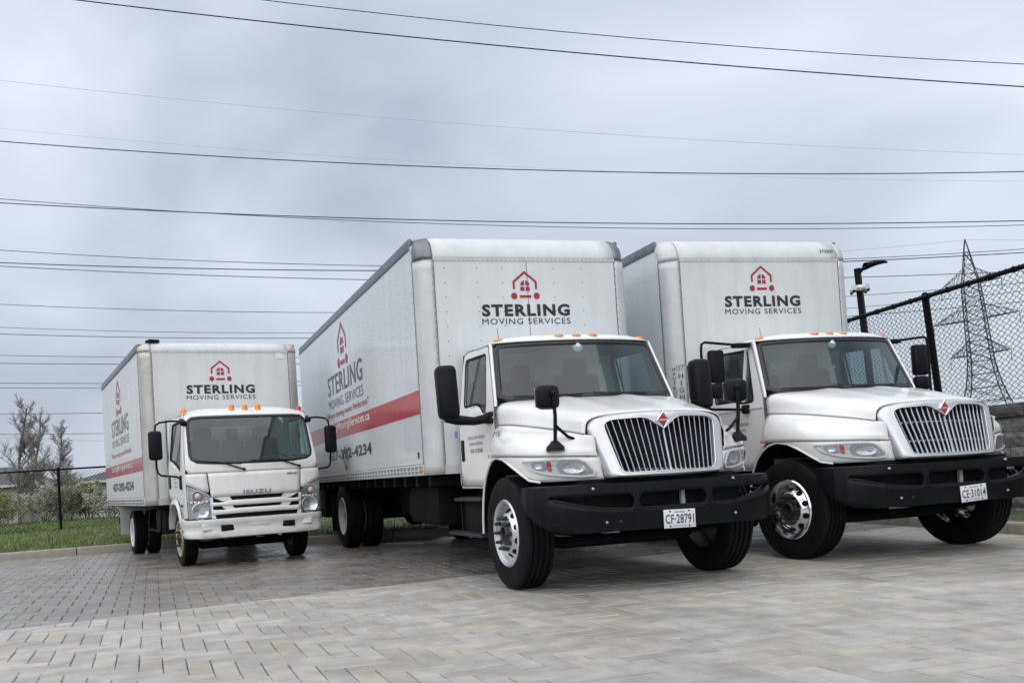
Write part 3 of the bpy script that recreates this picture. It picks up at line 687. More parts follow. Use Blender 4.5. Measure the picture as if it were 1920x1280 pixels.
    def slot(y):
        a = abs(y)
        if a < .31: e = max(0, (a-.28)/.03); return (.828 - .04*e*e, .702 + .04*e*e)
        if .37 < a < 1.06:
            t = (a-.37)/.69; lo = .702 + .115*t**2.2; hi = .828; e = max(0, 1-(a-.37)/.03); lo += .04*e*e; hi -= .04*e*e
            return (hi, lo) if hi - lo > .012 else None
        return None
    cols = []
    for p in PL:
        sl = slot(p.y); wrap = max(0, min(1, (.90-p.x)/.42))
        zb_ = zB + .30*wrap**1.6; cols.append((p, sl, zb_))
    def strip(z0f, z1f, k, bul=.022):
        for i in range(n-1):
            z0 = [z0f(cols[i]), z0f(cols[i+1])]; z1 = [z1f(cols[i]), z1f(cols[i+1])]
            if None in z0 or None in z1: continue
            for j in range(k):
                q = []
                for c_, e in ((0, j), (1, j), (1, j+1), (0, j+1)):
                    z = z0[c_] + (z1[c_]-z0[c_])*e/k; P = cols[i+c_][0]; bl = bul*math.sin(math.pi*min(1, max(0, (z-zB)/(zT-zB))))
                    dirn = Vector((P.x-.1, P.y*.35)).normalized(); q.append((P.x + dirn.x*bl, P.y + dirn.y*bl, z))
                b.poly(q)
    strip(lambda c: (c[1][0] if c[1] else .77), lambda c: zT, 4)
    strip(lambda c: c[2], lambda c: (c[1][1] if c[1] else .77), 5)
    for i in range(n-1):                     # rolled top and bottom edges, and the lips of the slots
        P, Q = cols[i][0], cols[i+1][0]
        for z, dz, dp in ((zT, -.012, .055), ):
            b.poly([(P.x, P.y, z), (Q.x, Q.y, z), (Q.x-dp, Q.y*.965, z+.006), (P.x-dp, P.y*.965, z+.006)])
        b.poly([(P.x, P.y, cols[i][2]), (Q.x, Q.y, cols[i+1][2]), (Q.x-.06, Q.y*.96, cols[i+1][2]-.004), (P.x-.06, P.y*.96, cols[i][2]-.004)])
        if cols[i][1] and cols[i+1][1]:
            for e in (0, 1):
                z0, z1 = cols[i][1][e], cols[i+1][1][e]; b.poly([(P.x+.01, P.y, z0), (Q.x+.01, Q.y, z1), (Q.x-.045, Q.y*.975, z1), (P.x-.045, P.y*.975, z0)])
    bu = b.obj('bumper', 'bumper_black', tr, smooth=40, thick=.005)
    b = B()
    b.tube([(c_[0].x+.012, c_[0].y, (.70 + .0*c_[0].y) if abs(c_[0].y) < .40 else .70 + .115*((abs(c_[0].y)-.37)/.69)**2.2) for c_ in cols if abs(c_[0].y) < 1.04], .012, 6)
    b.obj('bumper_lip', 'bumper_black', bu)
    for y, z in ((-.72, .88), (.60, .895), (-.50, .60), (.60, .60), (-.62, .60)):
        i = min(range(n), key=lambda k: abs(PL[k].y-y)); q = B().lathe([(0, .014), (.008, .013), (.013, .006), (.014, -.01)], 10, 'x').obj('bumper_bolt', 'steel_dot' if abs(y) > .55 else 'iron', bu); q.location = (PL[i].x+.012, y, z)
    b = B(); b.box((.72, 0, .74), (.22, 1.5, .42)); b.box((.83, -.15, .77), (.06, .30, .12), ch=.01); b.box((.5, .62, .72), (.3, .2, .4)); b.box((.5, -.62, .72), (.3, .2, .4))
    b.obj('bumper_bracket', 'chassis', tr)
    B().box((.86, .16, .77), (.03, .035, .14)).obj('tow_bracket', 'mud_flap', bu)
    B().tube([(.86, -.08, .962), (.86, .1, .962)], .02, 6).obj('latch', 'iron', tr)
    pz = d.get('plate_z', .589); py = d.get('plate_y', .036)
    number_plate(tr, (.995 - .02*abs(py), py, pz), d['plate'], d['plate_tilt'])
    # --- cab: windscreen, pillars, roof, doors, back wall
    wo_ = rounded([(-.955, 1.735), (.955, 1.735), (.868, 2.35), (-.868, 2.35)], [.05, .05, .07, .07], 4); wc = (0, 2.04)
    A = polar(wc, [tuple(p) for p in wo_], 72); I_ = [tuple(p) for p in inset([Vector(p) for p in A], .055)]
    fn = lambda y, z: (x_wind(y, z), y, z)
    b = B(); surf_ring(b, fn, A, I_, 2); ws = b.obj('windscreen_frame', 'frit', tr, smooth=60, thick=.012)
    b = B(); surf_fill(b, lambda y, z: (x_wind(y, z)-.004, y, z), I_, wc, 8); b.obj('windscreen', 'windscreen', ws, smooth=80)
    b = B(); b.sphere((x_wind(.05, 2.27)-.03, -.02, 2.27), .055, 10, 6, (.5, 1, .9)); b.obj('windscreen_sensor', 'cam_white', ws)
    b = B()
    def zroof(u, v):
        y = (v*2-1); yy = y*.882
        xs = x_wind(yy*.98, 2.352); x = xs + .012 + (-1.66 - xs)*u
        e = min(1, (x_wind(yy*.98, 2.352)+.012 - x)/.16); rise = .072*math.sin(e*math.pi/2)**.8 if e > 0 else 0
        side = (1 - abs(y)**7)
        return (x, yy, 2.352 + rise*side + .0*u)
    us = [0, .02, .05, .09, .13, .18, .3, .5, .75, .95, 1.0]
    vs = []
    for u in us:
        for j in range(33): vs.append(zroof(u, j/32))
    b.add(vs, [(i*33+j, i*33+j+1, (i+1)*33+j+1, (i+1)*33+j) for i in range(len(us)-1) for j in range(32)])
    rf = b.obj('cab_roof', 'paint', tr, smooth=50, thick=.01)
    b = B(); b.add([(v_[0]-.03, v_[1]*.97, min(v_[2], 2.40)-.03) for v_ in vs], [(i*33+j, i*33+j+1, (i+1)*33+j+1, (i+1)*33+j) for i in range(len(us)-1) for j in range(32)]); b.obj('headliner', 'cabin', rf, smooth=50)
    for y in (-.788, -.185, 0, .185, .788):
        e = x_wind(y, 2.352); x = e - .055; z = zroof(.05, (y/.882+1)/2)[2] + .004
        q = B().sphere((0, 0, 0), .05, 14, 8, (.75, 1.05, .42)).obj('marker_lamp', 'amber', rf); q.location = (x, y, z)
        q2 = B().sphere((0, 0, 0), .055, 14, 6, (.8, 1.06, .2)).obj('lamp_base', 'mud_flap', q); q2.location = (0, 0, -.012)
    b = B(); b.tube([(-.70, -.80, 2.39), (-.73, -.80, 2.50)], .003, 4); b.obj('aerial', 'iron', rf)
    for s in (-1, 1):
        b = B()
        def pillar(u, v, s=s):
            z = 1.70 + (2.352-1.70)*u; zz = max(z, 1.735); yw = .955 - .087*(zz-1.735)/.615
            xa, ya_ = x_wind(yw, zz), yw; xb_ = interp(z, [1.70, 2.352], [-.495, -.775]); yb_ = y_side(z)
            t = v; bulge = .022*math.sin(math.pi*t)
            return (xa + (xb_-xa)*t + bulge, s*(ya_ + (yb_-ya_)*t + bulge*.8), z)
        b.grid(pillar, 10, 6); pl_ = b.obj('windscreen_pillar', 'paint', tr, smooth=60)
        b = B(); b.grid(lambda u, v: tuple(Vector(pillar(u, v)) + Vector((-.025, -s*.02, 0))), 6, 3); b.obj('pillar_lining', 'cabin', pl_, smooth=60)
        b = B()
        b.add([(-.462, s*.972, 1.70), (-.462, s*.985, 1.42), (-.475, s*.985, 1.42), (-.49, s*.975, 1.70)], [(0, 1, 2, 3)]); b.obj('cowl_side', 'seam', tr, smooth=0)
        door_o = [(-.492, 1.69), (-.775, 2.335), (-1.40, 2.362), (-1.50, 2.33), (-1.535, 2.2), (-1.545, 1.0), (-1.50, .945), (-.80, .93), (-.705, .955), (-.63, 1.045), (-.54, 1.13), (-.478, 1.175), (-.474, 1.45)]
        win = rounded([(-.725, 1.66), (-.80, 1.655), (-.90, 1.735), (-1.02, 1.765), (-1.40, 1.765), (-1.455, 2.285), (-.83, 2.268)] if d['mirror'] == 'aero' else [(-.66, 1.665), (-.90, 1.665), (-1.02, 1.70), (-1.42, 1.70), (-1.465, 2.30), (-.83, 2.27)], .05, 4)
        cw = (-1.05, 2.0); A = polar(cw, door_o, 80); C = polar(cw, [tuple(p) for p in win], 80)
        fd = lambda x, z, s=s: (x, s*y_side(z), z)
        b = B(); surf_ring(b, fd, A, C, 10); dr = b.obj('door', 'paint', tr, smooth=40, thick=.03)
        b = B(); b.tube([(x, s*(y_side(z)-.001), z) for x, z in A + A[:1]], .0055, 5, False); b.obj('door_gap', 'seam', dr)
        b = B(); surf_ring(b, lambda x, z, s=s: (x, s*(y_side(z)-.036), z), A, [(x + (cw[0]-x)*.0, z) for x, z in C], 6); b.obj('door_lining', 'cabin', dr, smooth=40)
        C2 = [tuple(p) for p in inset([Vector(p) for p in C], .02)]
        b = B(); surf_ring(b, lambda x, z, s=s: (x, s*(y_side(z)-.002), z), C, C2, 1); b.ring([(x, s*(y_side(z)+.003), z) for x, z in C], [(x, s*(y_side(z)-.012), z) for x, z in C]); b.obj('window_seal', 'rubber', dr, smooth=50)
        b = B(); surf_fill(b, lambda x, z, s=s: (x, s*(y_side(z)-.014), z), C2, cw, 4); b.obj('window', 'side_glass', dr, smooth=60)
        if d['mirror'] != 'aero': B().box((-.86, s*.935, 1.98), (.022, .03, .60), rx=s*R(8)).obj('window_divider', 'paint', dr)
        hb = B().box((-1.44, s*.985, 1.315), (.085, .03, .23), ch=.014); hb.obj('door_handle', 'black_plastic', dr)
        B().box((-1.0, s*.992, 1.60), (1.0, .008, .012)).obj('door_crease', 'paint', dr)
        # cab corner behind the door and sill
        b = B(); b.grid(lambda u, v, s=s: (-1.545 - .125*math.sin(u*math.pi/2), s*(y_side(.95 + 1.41*v) - .09*(1-math.cos(u*math.pi/2))), .95 + 1.41*v), 6, 14); b.obj('cab_corner', 'paint', tr, smooth=60)
        B().box((-1.1, s*.965, .93), (.9, .04, .035), ch=.008).obj('cab_sill', 'paint', tr)
        # steps, battery box
        for zz, x0, x1, yo in ((.80, -1.62, -.80, 1.06), (.44, -1.78, -.78, 1.09)):
            b = B(); b.box(((x0+x1)/2, s*(yo-.14), zz), (x1-x0, .28, .035), ch=.006)
            for k in range(14):
                for j in range(3): b.box((x0+.04+(x1-x0-.08)*k/13, s*(yo-.23+.08*j), zz+.021), (.03, .045, .012))
            b.obj('step', 'iron', tr)
        b = B(); b.box((-1.25, s*.80, .62), (.75, .34, .42), ch=.03); b.tube([(-1.5, s*.88, .34), (-.95, s*.88, .34)], .06, 8)
        b.box((-.85, s*.97, .62), (.03, .06, .38)); b.box((-1.58, s*.97, .62), (.03, .06, .38)); b.obj('battery_box', 'chassis', tr)
        # --- mirrors
        if d['mirror'] == 'aero':
            b = B(); b.box((0, 0, 0), (.17, .205, .52), ch=.05); q = b.obj('mirror', 'black_plastic', tr, smooth=50); q.location = (-.62, s*1.405, 1.865); q.rotation_euler = (R(-1.5)*s, R(-3), s*R(6))
            B().box((-.088, 0, .03), (.006, .16, .36)).obj('mirror_glass', 'chrome', q)
            b = B(); b.tube([(-.62, s*1.43, 1.63), (-.62, s*1.32, 1.595), (-.60, s*1.15, 1.575), (-.585, s*1.0, 1.60)], [.055, .05, .042, .05], 10); b.box((-.59, s*.995, 1.60), (.16, .06, .115), ch=.02); b.obj('mirror_arm', 'black_plastic', tr, smooth=50)
        else:
            b = B(); ym = s*1.50
            b.tube([(-.80, s*.93, 2.31), (-.80, s*1.45, 2.36), (-.80, s*1.49, 2.34), (-.80, ym, 2.27), (-.80, ym, 1.72), (-.80, s*1.48, 1.645), (-.80, s*1.41, 1.615), (-.80, s*1.02, 1.60)], .015, 8)
            b.box((-.80, s*1.0, 2.315), (.10, .2, .05), ch=.015); b.box((-.78, s*1.005, 1.60), (.09, .06, .10), ch=.015); b.obj('mirror_arm', 'black_plastic', tr, smooth=50)
            q = B().box((0, 0, 0), (.085, .17, .36), ch=.025).obj('mirror', 'black_plastic', tr, smooth=50); q.location = (-.77, s*1.345, 2.085)
            B().box((-.045, 0, 0), (.006, .15, .31)).obj('mirror_glass', 'chrome', q)
            q = B().box((0, 0, 0), (.085, .185, .165), ch=.035).obj('mirror', 'black_plastic', tr, smooth=50); q.location = (-.77, s*1.345, 1.815)
            B().box((-.045, 0, 0), (.006, .15, .13)).obj('mirror_glass', 'chrome', q)
        if d['hood_mirrors']:
            q = B().box((0, 0, 0), (.13, .20, .205), ch=.045).obj('hood_mirror', 'black_plastic', tr, smooth=50); q.location = (.62, s*.925, 1.675); q.rotation_euler = (0, 0, s*R(-8))
            B().box((-.068, 0, 0), (.004, .16, .16), ch=.001).obj('mirror_glass', 'chrome', q)
            b = B(); b.tube([(.69, s*.90, 1.70), (.69, s*.895, 1.5), (.655, s*.895, 1.255)], .017, 8); b.tube([(.68, s*.895, 1.43), (.69, s*.79, 1.33), (.70, s*.70, 1.292), (.71, s*.655, 1.30)], .014, 8)
            b.lathe([(0, .06), (.03, .055), (.05, .03), (.078, .005), (.08, -.03)], 14, 'z', (.655, s*.895, 1.245)); b.sphere((.71, s*.65, 1.302), .026, 8, 5); b.sphere((.69, s*.90, 1.70), .03, 8, 6); st = b.obj('hood_mirror_stay', 'black_plastic', q, smooth=50); st.matrix_parent_inverse = (Matrix.Translation(q.location) @ Matrix.Rotation(s*R(-8), 4, 'Z')).inverted()
    b = B(); bw = rounded([(-.62, 1.76), (.62, 1.76), (.58, 2.2), (-.58, 2.2)], .06, 4); bo = [(-.895, .95), (.895, .95), (.895, 1.62), (.80, 2.36), (-.80, 2.36), (-.895, 1.62)]
    A = polar((0, 1.95), bo, 48); C = polar((0, 1.95), [tuple(p) for p in bw], 48)
    surf_ring(b, lambda y, z: (-1.60, y, z), A, C, 1); b.obj('cab_back', 'paint', tr, smooth=0, thick=.03)
    b = B(); surf_fill(b, lambda y, z: (-1.59, y, z), C, (0, 1.95), 1); b.obj('rear_window', 'rear_glass', tr)
    # cowl under the windscreen, dash, seats
    b = B(); b.grid(lambda u, v: (x_wind((v*2-1)*.95, 1.74) + .03 - .12*u, (v*2-1)*.95, 1.735 - .03*(1-u)), 2, 20); b.obj('cowl', 'black_plastic', tr)
    b = B(); b.box((-.75, 0, 1.52), (.55, 1.86, .32), ch=.06); b.box((-.78, .42, 1.70), (.28, .42, .09), ch=.04); b.obj('dashboard', 'cabin', tr)
    B().box((-1.05, 0, 1.0), (1.15, 1.8, .06)).obj('cab_floor', 'cabin', tr)
    B().box((-.5, 0, 1.2), (.03, 1.85, .75)).obj('firewall', 'chassis', tr)
    seat(tr, -1.25, .45, 1.42, .52); seat(tr, -1.25, -.20, 1.36, .40); seat(tr, -1.25, -.62, 1.38, .42)
    steering_wheel(tr, -.98, .44, 1.76, R(32))
    for y0, y1, yp in ((-.78, -.05, -.02), (.05, .75, .78)) if False else ((-.80, -.12, -.02), (.0, .62, .70)):
        P = lambda y, z: (x_wind(y, z)+.022, y, z)
        wiper(tr, P(yp+.06, 1.715), P((y0+y1)/2+.05, 1.768), P(y0, 1.785), P(y1, 1.775))
    # --- running gear, lettering, box
    chassis(tr, .8, d['xf']-d['L']+.1, d['wb'], .80)
    for s in (-1, 1):
        add_wheel(tr, 0, s*d['yt'], s, .508, .285, .300, 'front', d['rim'], d['steer'])
        add_wheel(tr, -d['wb'], s*(1.12), s, .508, .265, .300, 'rear', None, 0, 10)
        add_wheel(tr, -d['wb'], s*.80, s, .508, .265, .300, 'rear', None, 0, 10, False)
        b = B(); b.box((-d['wb']-.72, s*.97, .55), (.015, .62, .62)); b.obj('mud_flap', 'chassis', tr)
    xr_ = d['xf']-d['L']
    for k in range(16): B().box((d['xf']-.25-(d['L']-.5)*k/15, 0, d['zo']-.06), (.08, d['W']-.15, .13)).obj('floor_joist', 'chassis', tr)
    B().box((xr_+.55, 0, .72), (.9, 2.25, .60), ch=.05).obj('lift_gate', 'chassis', tr)
    B().box((-4.6, 0, .78), (1.6, 1.3, .5), ch=.05).obj('spare_carrier', 'chassis', tr)
    B().box((-3.2, -.72, .72), (1.3, .5, .5), ch=.12).obj('fuel_tank', 'chassis', tr)
    B().box((-3.0, .72, .72), (1.0, .5, .5), ch=.12).obj('air_tank', 'chassis', tr)
    B().box((d['xf']-d['L']+.05, 0, .62), (.08, 2.2, .14)).obj('rear_bumper', 'chassis', tr)
    x0 = -1.02
    text('door_lettering', tr, 'STERLING MOVING SERVICES', .50, .034, (x0, -.992, 1.435), 'S', 'ink_side')
    text('door_lettering', tr, '14375504 CANADA INC.', .40, .034, (x0, -.992, 1.372), 'S', 'ink_side')
    text('door_lettering', tr, 'CVOR 175 352 805', .36, .040, (x0, -.992, 1.30), 'S', 'ink', .01)
    cargo_box(tr, d['W'], d['xf'], d['L'], d['zt'], d['zo'], d['rs'], d['cap'], d['fmat'], d['smat'], d['pmat'], d['cmat'], 3, 0, d['rivets'])
    lettering_front(tr, d['xf'], d['ly'], d['lz'])
    return tr

T2 = conventional_truck(dict(label='white box truck in the middle with red side stripe and black door mirrors', x=1.9514, y=8.5488, a=.2732, W=2.5886, xf=-1.7235, L=8.2326, zt=3.745, zo=1.081, rs=.187, cap=.297,
    wb=6.8435, yt=.999, steer=R(-1), rim=None, mirror='aero', hood_mirrors=True, plate='CF·28791', plate_tilt=R(1), crossbars=False, fmat='box_front', smat='box_side', pmat='alu', cmat='alu_dark',
    rivets=(-.98, -.60, -.30, .33, .68), ly=-.033, lz=2.803))
lettering_side(T2, 2.5886/2, -5.9, 1.0, 2.64, 2.34, 2.15, 1.94, 1.505, 2.92, (1.765, 2.03), -1.93, -9.9, '437-292-4234')
text('hood_badge', T2, 'MV', .15, .055, (-.13, -1.105, 1.42), 'S', 'ink', .0, rot=(R(72), 0, R(4)))
dm = B()
for pts in ([(0, .19), (.16, 0), (0, -.19), (-.16, 0)],):
    dm.ring([(x, 0, z) for x, z in pts], [(x*.86, 0, z*.86) for x, z in pts])
o = dm.obj('placard_holder', 'seam', T2, thick=.01); o.location = (-6.0, -1.312, 1.43)
o = B().box((-1.62, -.995, 1.50), (.07, .004, .07)).obj('parking_sticker', 'sticker_blue', T2)
B().box((-2.08, -1.298, 1.31), (.06, .004, .07)).obj('box_sticker', 'ink_side', T2)
T3 = conventional_truck(dict(label='white box truck nearest the stone wall with loop mirrors and chrome wheels', x=4.9649, y=9.5553, a=.2404, W=2.6149, xf=-1.742, L=7.9, zt=3.812, zo=1.1, rs=.18, cap=.299,
    wb=6.4, yt=.999, steer=R(5), rim='chrome', mirror='loop', hood_mirrors=False, plate='CE·31014', plate_tilt=R(-3), plate_y=.17, plate_z=.60, crossbars=True, fmat='box_worn', smat='box_side', pmat='alu', cmat='alu',
    rivets=(), ly=0.0, lz=2.925))
text('box_number', T3, '275560', .20, .045, (-1.742-.012, .98, 3.63), 'F', 'ink', .01, rot=(math.pi/2 - R(23), 0, math.pi/2))
for k, ch in enumerate('HIGH'): text('height_lettering', T3, ch, .012 if ch == 'I' else .055, .06, (-1.742-.005, -1.2, 2.10 - .085*k), 'F', 'ink_side', .0, rot=(math.pi/2, 0, math.pi/2 - R(24)))
text('height_lettering', T3, "13'7\"", .10, .07, (-1.742-.003, -1.2, 2.20), 'F', 'ink_side', .0, rot=(math.pi/2, 0, math.pi/2 - R(24)))
for k, ch in enumerate('HAUTEUR'): text('height_lettering', T3, ch, .034, .04, (-1.742-.05, -1.266, 2.19 - .058*k), 'F', 'ink_side', rot=(math.pi/2, 0, math.pi/2 - R(50)))

# ------------------------------------------------------------------ the small cab-over truck
def x_corner(z): return interp(z, [.40, .67, 1.0, 1.3, 1.44, 1.77, 2.10, 2.18], [.925, .922, .915, .888, .873, .757, .629, .55])
def x_face(y, z): return x_corner(z) + .09*(1 - (y/.87)**2)
def y_cab(z): return interp(z, [.5, 1.4, 2.12], [.955, .945, .875])
def cabover_truck():
    tr = thing('box_truck', 'small white flat-fronted box truck with worn body on the left', 'truck', (-2.4998, 13.4608, 0), .4232 - math.pi/2, 'moving trucks parked side by side')
    fn = lambda y, z: (x_face(y, z), y, z)
    # windscreen with rounded black border, and the white frame round it
    wo_ = rounded([(-.885, 1.445), (-.5, 1.405), (.5, 1.405), (.885, 1.445), (.862, 2.095), (-.862, 2.095)], [.12, .3, .3, .12, .13, .13], 5); wc = (0, 1.76)
    A = polar(wc, [tuple(p) for p in wo_], 80); I_ = [tuple(p) for p in inset([Vector(p) for p in A], .038)]
    b = B(); surf_ring(b, lambda y, z: (x_face(y, z)+.004, y, z), A, I_, 2); ws = b.obj('windscreen_frame', 'frit', tr, smooth=60, thick=.012)
    b = B(); surf_fill(b, lambda y, z: (x_face(y, z)-.002, y, z), I_, wc, 8); b.obj('windscreen', 'windscreen', ws, smooth=80)
    out = rounded([(-.95, 1.30), (.95, 1.30), (.935, 1.5), (.875, 2.14), (.60, 2.165), (-.60, 2.165), (-.875, 2.14), (-.935, 1.5)], [.01, .01, .1, .06, .1, .1, .06, .1], 4)
    C = polar(wc, [tuple(p) for p in out], 80)
    b = B(); surf_ring(b, fn, C, A, 4); b.obj('cab_front', 'paint_worn', tr, smooth=50, thick=.01)
    # hood flap and cheek panels
    b = B(); b.grid(lambda u, v: (x_face(-.655 + 1.31*v, .965 + .328*u) + .006, (-.655 + 1.31*v)*(1 - .04*(1-u)), .965 + .328*u), 6, 20); hood = b.obj('hood_flap', 'paint_worn', tr, smooth=50, thick=.02)
    for s in (-1, 1):
        b = B(); pts = [(.668, 1.295), (.955, 1.295), (.955, 1.14), (.93, 1.145), (.645, 1.005), (.655, 1.1)]
        A2 = polar((.80, 1.20), pts, 32); surf_fill(b, lambda y, z, s=s: (x_face(y, z)-.002, s*y, z), A2, (.80, 1.20), 2); b.obj('cheek_panel', 'paint_worn', tr, smooth=50, thick=.01)
        # headlight
        ol = rounded([(.94, 1.135), (.648, .995), (.628, .69), (.935, .685)], [.02, .02, .02, .02], 3); hc = (.79, .88)
        H = polar(hc, [tuple(p) for p in ol], 48); Hi = [tuple(p) for p in inset([Vector(p) for p in H], .012)]
        b = B(); surf_ring(b, lambda y, z, s=s: (x_face(y, z)+.004, s*y, z), H, Hi, 1); b.ring([(x_face(y, z)+.004, s*y, z) for y, z in H], [(x_face(y, z)-.04, s*y, z) for y, z in H]); b.ring([(x_face(y, z)+.004, s*y, z) for y, z in Hi], [(x_face(y, z)-.05, s*y, z) for y, z in Hi])
        hl = b.obj('headlight', 'lamp_dark', tr, smooth=40)
        b = B(); surf_fill(b, lambda y, z, s=s: (x_face(y, z)-.045, s*y, z), Hi, hc, 3); b.obj('reflector', 'lamp_back', hl, smooth=60)
        b = B(); b.lathe([(.005, -.035), (.06, -.03), (.10, -.006), (.118, .012), (.112, .014)], 28, 'x', (x_face(.775, .775)-.012, s*.775, .785)); b.obj('lamp_bowl', 'lamp_bowl', hl, smooth=50)
        b = B(); b.lathe([(.0, -.02), (.05, -.02), (.075, .0), (.085, .012), (.08, .013)], 24, 'x', (x_face(.8, 1.0)-.015, s*.80, .985)); b.obj('turn_signal', 'silver', hl, smooth=50)
        b = B(); b.sphere((x_face(.8, 1.0)-.02, s*.80, .985), .05, 10, 6); b.obj('bulb_cover', 'pink_lens', hl)
        b = B()
        for k in range(5): b.box((x_face(.68+.05*k, .9)-.012, s*(.685+.05*k), .903), (.03, .042, .035), ch=.006)
        b.obj('light_strip', 'lamp_bowl', hl)
        b = B(); surf_fill(b, lambda y, z, s=s: (x_face(y, z)+.001, s*y, z), Hi, hc, 3); b.obj('lens', 'lens', hl, smooth=60)
    # grille of broad painted bars over a dark back plate
    b = B(); b.grid(lambda u, v: (x_face(-.63+1.26*v, .67+.3*u)-.05, -.63+1.26*v, .67+.3*u), 4, 16); gr = b.obj('grille', 'black_plastic', tr, smooth=50)
    def bar(pts, name='grille_bar'):
        b = B(); xs = sorted(set([p[0] for p in pts])); n = 24
        y0, y1 = min(p[0] for p in pts), max(p[0] for p in pts); c = (sum(p[0] for p in pts)/len(pts), sum(p[1] for p in pts)/len(pts))
        top = [p for p in pts[:len(pts)//2]]; bot = [p for p in pts[len(pts)//2:]][::-1]
        f = lambda u, v: (interp(v, [0, 1], [0, 1]), u)
        def g(u, v):
            yt_ = resampled_t[int(round(v*n))]; yb_ = resampled_b[int(round(v*n))]
            y = yt_[0] + (yb_[0]-yt_[0])*u; z = yt_[1] + (yb_[1]-yt_[1])*u
            return (x_face(y, z) + .004 + .008*math.sin(math.pi*u), y, z)
        resampled_t = resample([Vector(p) for p in top], n+1, False); resampled_b = resample([Vector(p) for p in bot], n+1, False)
        b.grid(g, 4, n); b.obj(name, 'paint_worn', gr, smooth=50, thick=.045)
    bar([(-.632, .895), (-.50, .885), (-.40, .905), (-.32, .912), (.32, .912), (.40, .905), (.50, .885), (.632, .895), (.628, .838), (.5, .838), (.40, .835), (.32, .838), (-.32, .838), (-.40, .835), (-.5, .838), (-.628, .838)])
    bar([(-.628, .79), (-.45, .785), (-.38, .795), (-.30, .80), (.30, .80), (.38, .795), (.45, .785), (.628, .79), (.62, .722), (.58, .722), (.4, .725), (.3, .728), (-.3, .728), (-.4, .725), (-.58, .722), (-.62, .722)])
    for s in (-1, 1):
        for pts in ([(.385, .963), (.60, .958), (.47, .90), (.345, .905)], [(.36, .842), (.50, .842), (.44, .785), (.315, .79)], [(.59, .73), (.635, .73), (.63, .672), (.575, .672)], [(.605, .962), (.645, .962), (.635, .69), (.615, .69)]):
            b = B(); q = [(x_face(y, z)+.002, s*y, z) for y, z in pts]; b.prism(q, (-.045, 0, 0)); b.obj('grille_web', 'paint_worn', gr, smooth=0)
    # bumper
    PLn = [(.985, 0), (.98, .3), (.965, .6), (.94, .8), (.905, .90), (.84, .955), (.72, .965), (.62, .965)]
    PL = resample([(x, y) for x, y in PLn[::-1]] + [(x, -y) for x, y in PLn[1:]], 60, False)
    b = B(); prof = [(.0, .665), (.018, .655), (.02, .60), (.006, .585), (.004, .50), (.012, .47), (.0, .415), (-.03, .40)]
    vs = []
    for p in PL:
        dr = Vector((p.x-.3, p.y*.6)).normalized(); lift = .05*max(0, abs(p.y)-.75)
        vs += [(p.x + .012 + dr.x*o, p.y + dr.y*o, z + (lift if z < .5 else 0)) for o, z in prof]
    m = len(prof); b.add(vs, [(i*m+j, i*m+j+1, (i+1)*m+j+1, (i+1)*m+j) for i in range(len(PL)-1) for j in range(m-1)])
    b.add([(p.x+.012, p.y, .665) for p in PL] + [(p.x-.08, p.y*.95, .668) for p in PL], [(i, i+1, len(PL)+i+1, len(PL)+i) for i in range(len(PL)-1)])
    bu = b.obj('bumper', 'paint_worn', tr, smooth=50, thick=.006)
    for s in (-1, 1):
        B().box((.985, s*.425, .54), (.03, .19, .082), rz=s*R(-4), ch=.006).obj('air_intake', 'black_plastic', bu)
        q = B().box((.970, s*.70, .555), (.03, .16, .085), rz=s*R(-10), ch=.010).obj('fog_lamp_cover', 'trim', bu)
        B().box((.980, s*.70, .535), (.03, .13, .03), rz=s*R(-10), ch=.006).obj('cover_step', 'paint_worn', q)
    B().box((1.003, .02, .565), (.008, .28, .04), ch=.003).obj('plate_recess', 'trim', bu)
    text('front_badge', tr, 'ISUZU', .39, .058, (x_face(0, 1.0)+.018, .0, 1.012), 'F', 'badge', .03, 1.12)
    text('hood_badge', tr, 'NPR-HD', .15, .032, (x_face(.53, 1.24)+.012, .53, 1.235), 'F', 'ink', .02, rot=(math.pi/2, 0, math.pi/2 + R(7)))
    # roof
    b = B()
    def roof(u, v):
        y = (v*2-1)*.875; x0 = x_face(y*.98, 2.145); x = x0 + (-.58-x0)*u; e = min(1, (x0-x)/.30)
        return (x, y, 2.145 + .085*math.sin(e*math.pi/2)*(1-abs(v*2-1)**6))
    us = [0, .03, .07, .12, .2, .3, .5, .8, 1]; vs = [roof(u, j/28) for u in us for j in range(29)]
    b.add(vs, [(i*29+j, i*29+j+1, (i+1)*29+j+1, (i+1)*29+j) for i in range(len(us)-1) for j in range(28)])
    rf = b.obj('cab_roof', 'paint_worn', tr, smooth=50, thick=.01)
    for y in (-.84, -.19, 0, .19, .84):
        q = B().lathe([(0, .075), (.02, .072), (.034, .058), (.04, .03), (.042, 0), (.045, -.02)], 14, 'z').obj('marker_lamp', 'amber' if y < .5 else 'red_lens', rf); q.location = (x_face(y, 2.14)-.10 - (.0 if abs(y) < .5 else .05), y, 2.19 if abs(y) < .5 else 2.155)
    for s in (-1, 1):
        # side: front corner, door with window, rear quarter, wheel arch
        ys = lambda z: y_cab(z)
        b = B()
        def cornr(u, v, s=s):
            z = .70 + (2.14-.70)*v; x0 = x_face(.945 if z < 1.5 else .945-.07*(z-1.5)/.64, z); xd = interp(z, [.7, 1.3, 2.14], [.62, .60, .44]); yy = (.945 if z < 1.5 else .945-.07*(z-1.5)/.64)
            t = u; return (x0 + (xd-x0)*t, s*(yy + (ys(z)-yy)*t + .012*math.sin(math.pi*t)), z)
        b.grid(cornr, 6, 16); b.obj('cab_corner', 'paint_worn', tr, smooth=60)
        door_o = [(.60, 1.28), (.44, 2.12), (-.36, 2.14), (-.43, 2.05), (-.45, .98), (-.30, .96), (-.20, .93), (.36, .92), (.50, .80), (.585, .70), (.61, 1.0)]
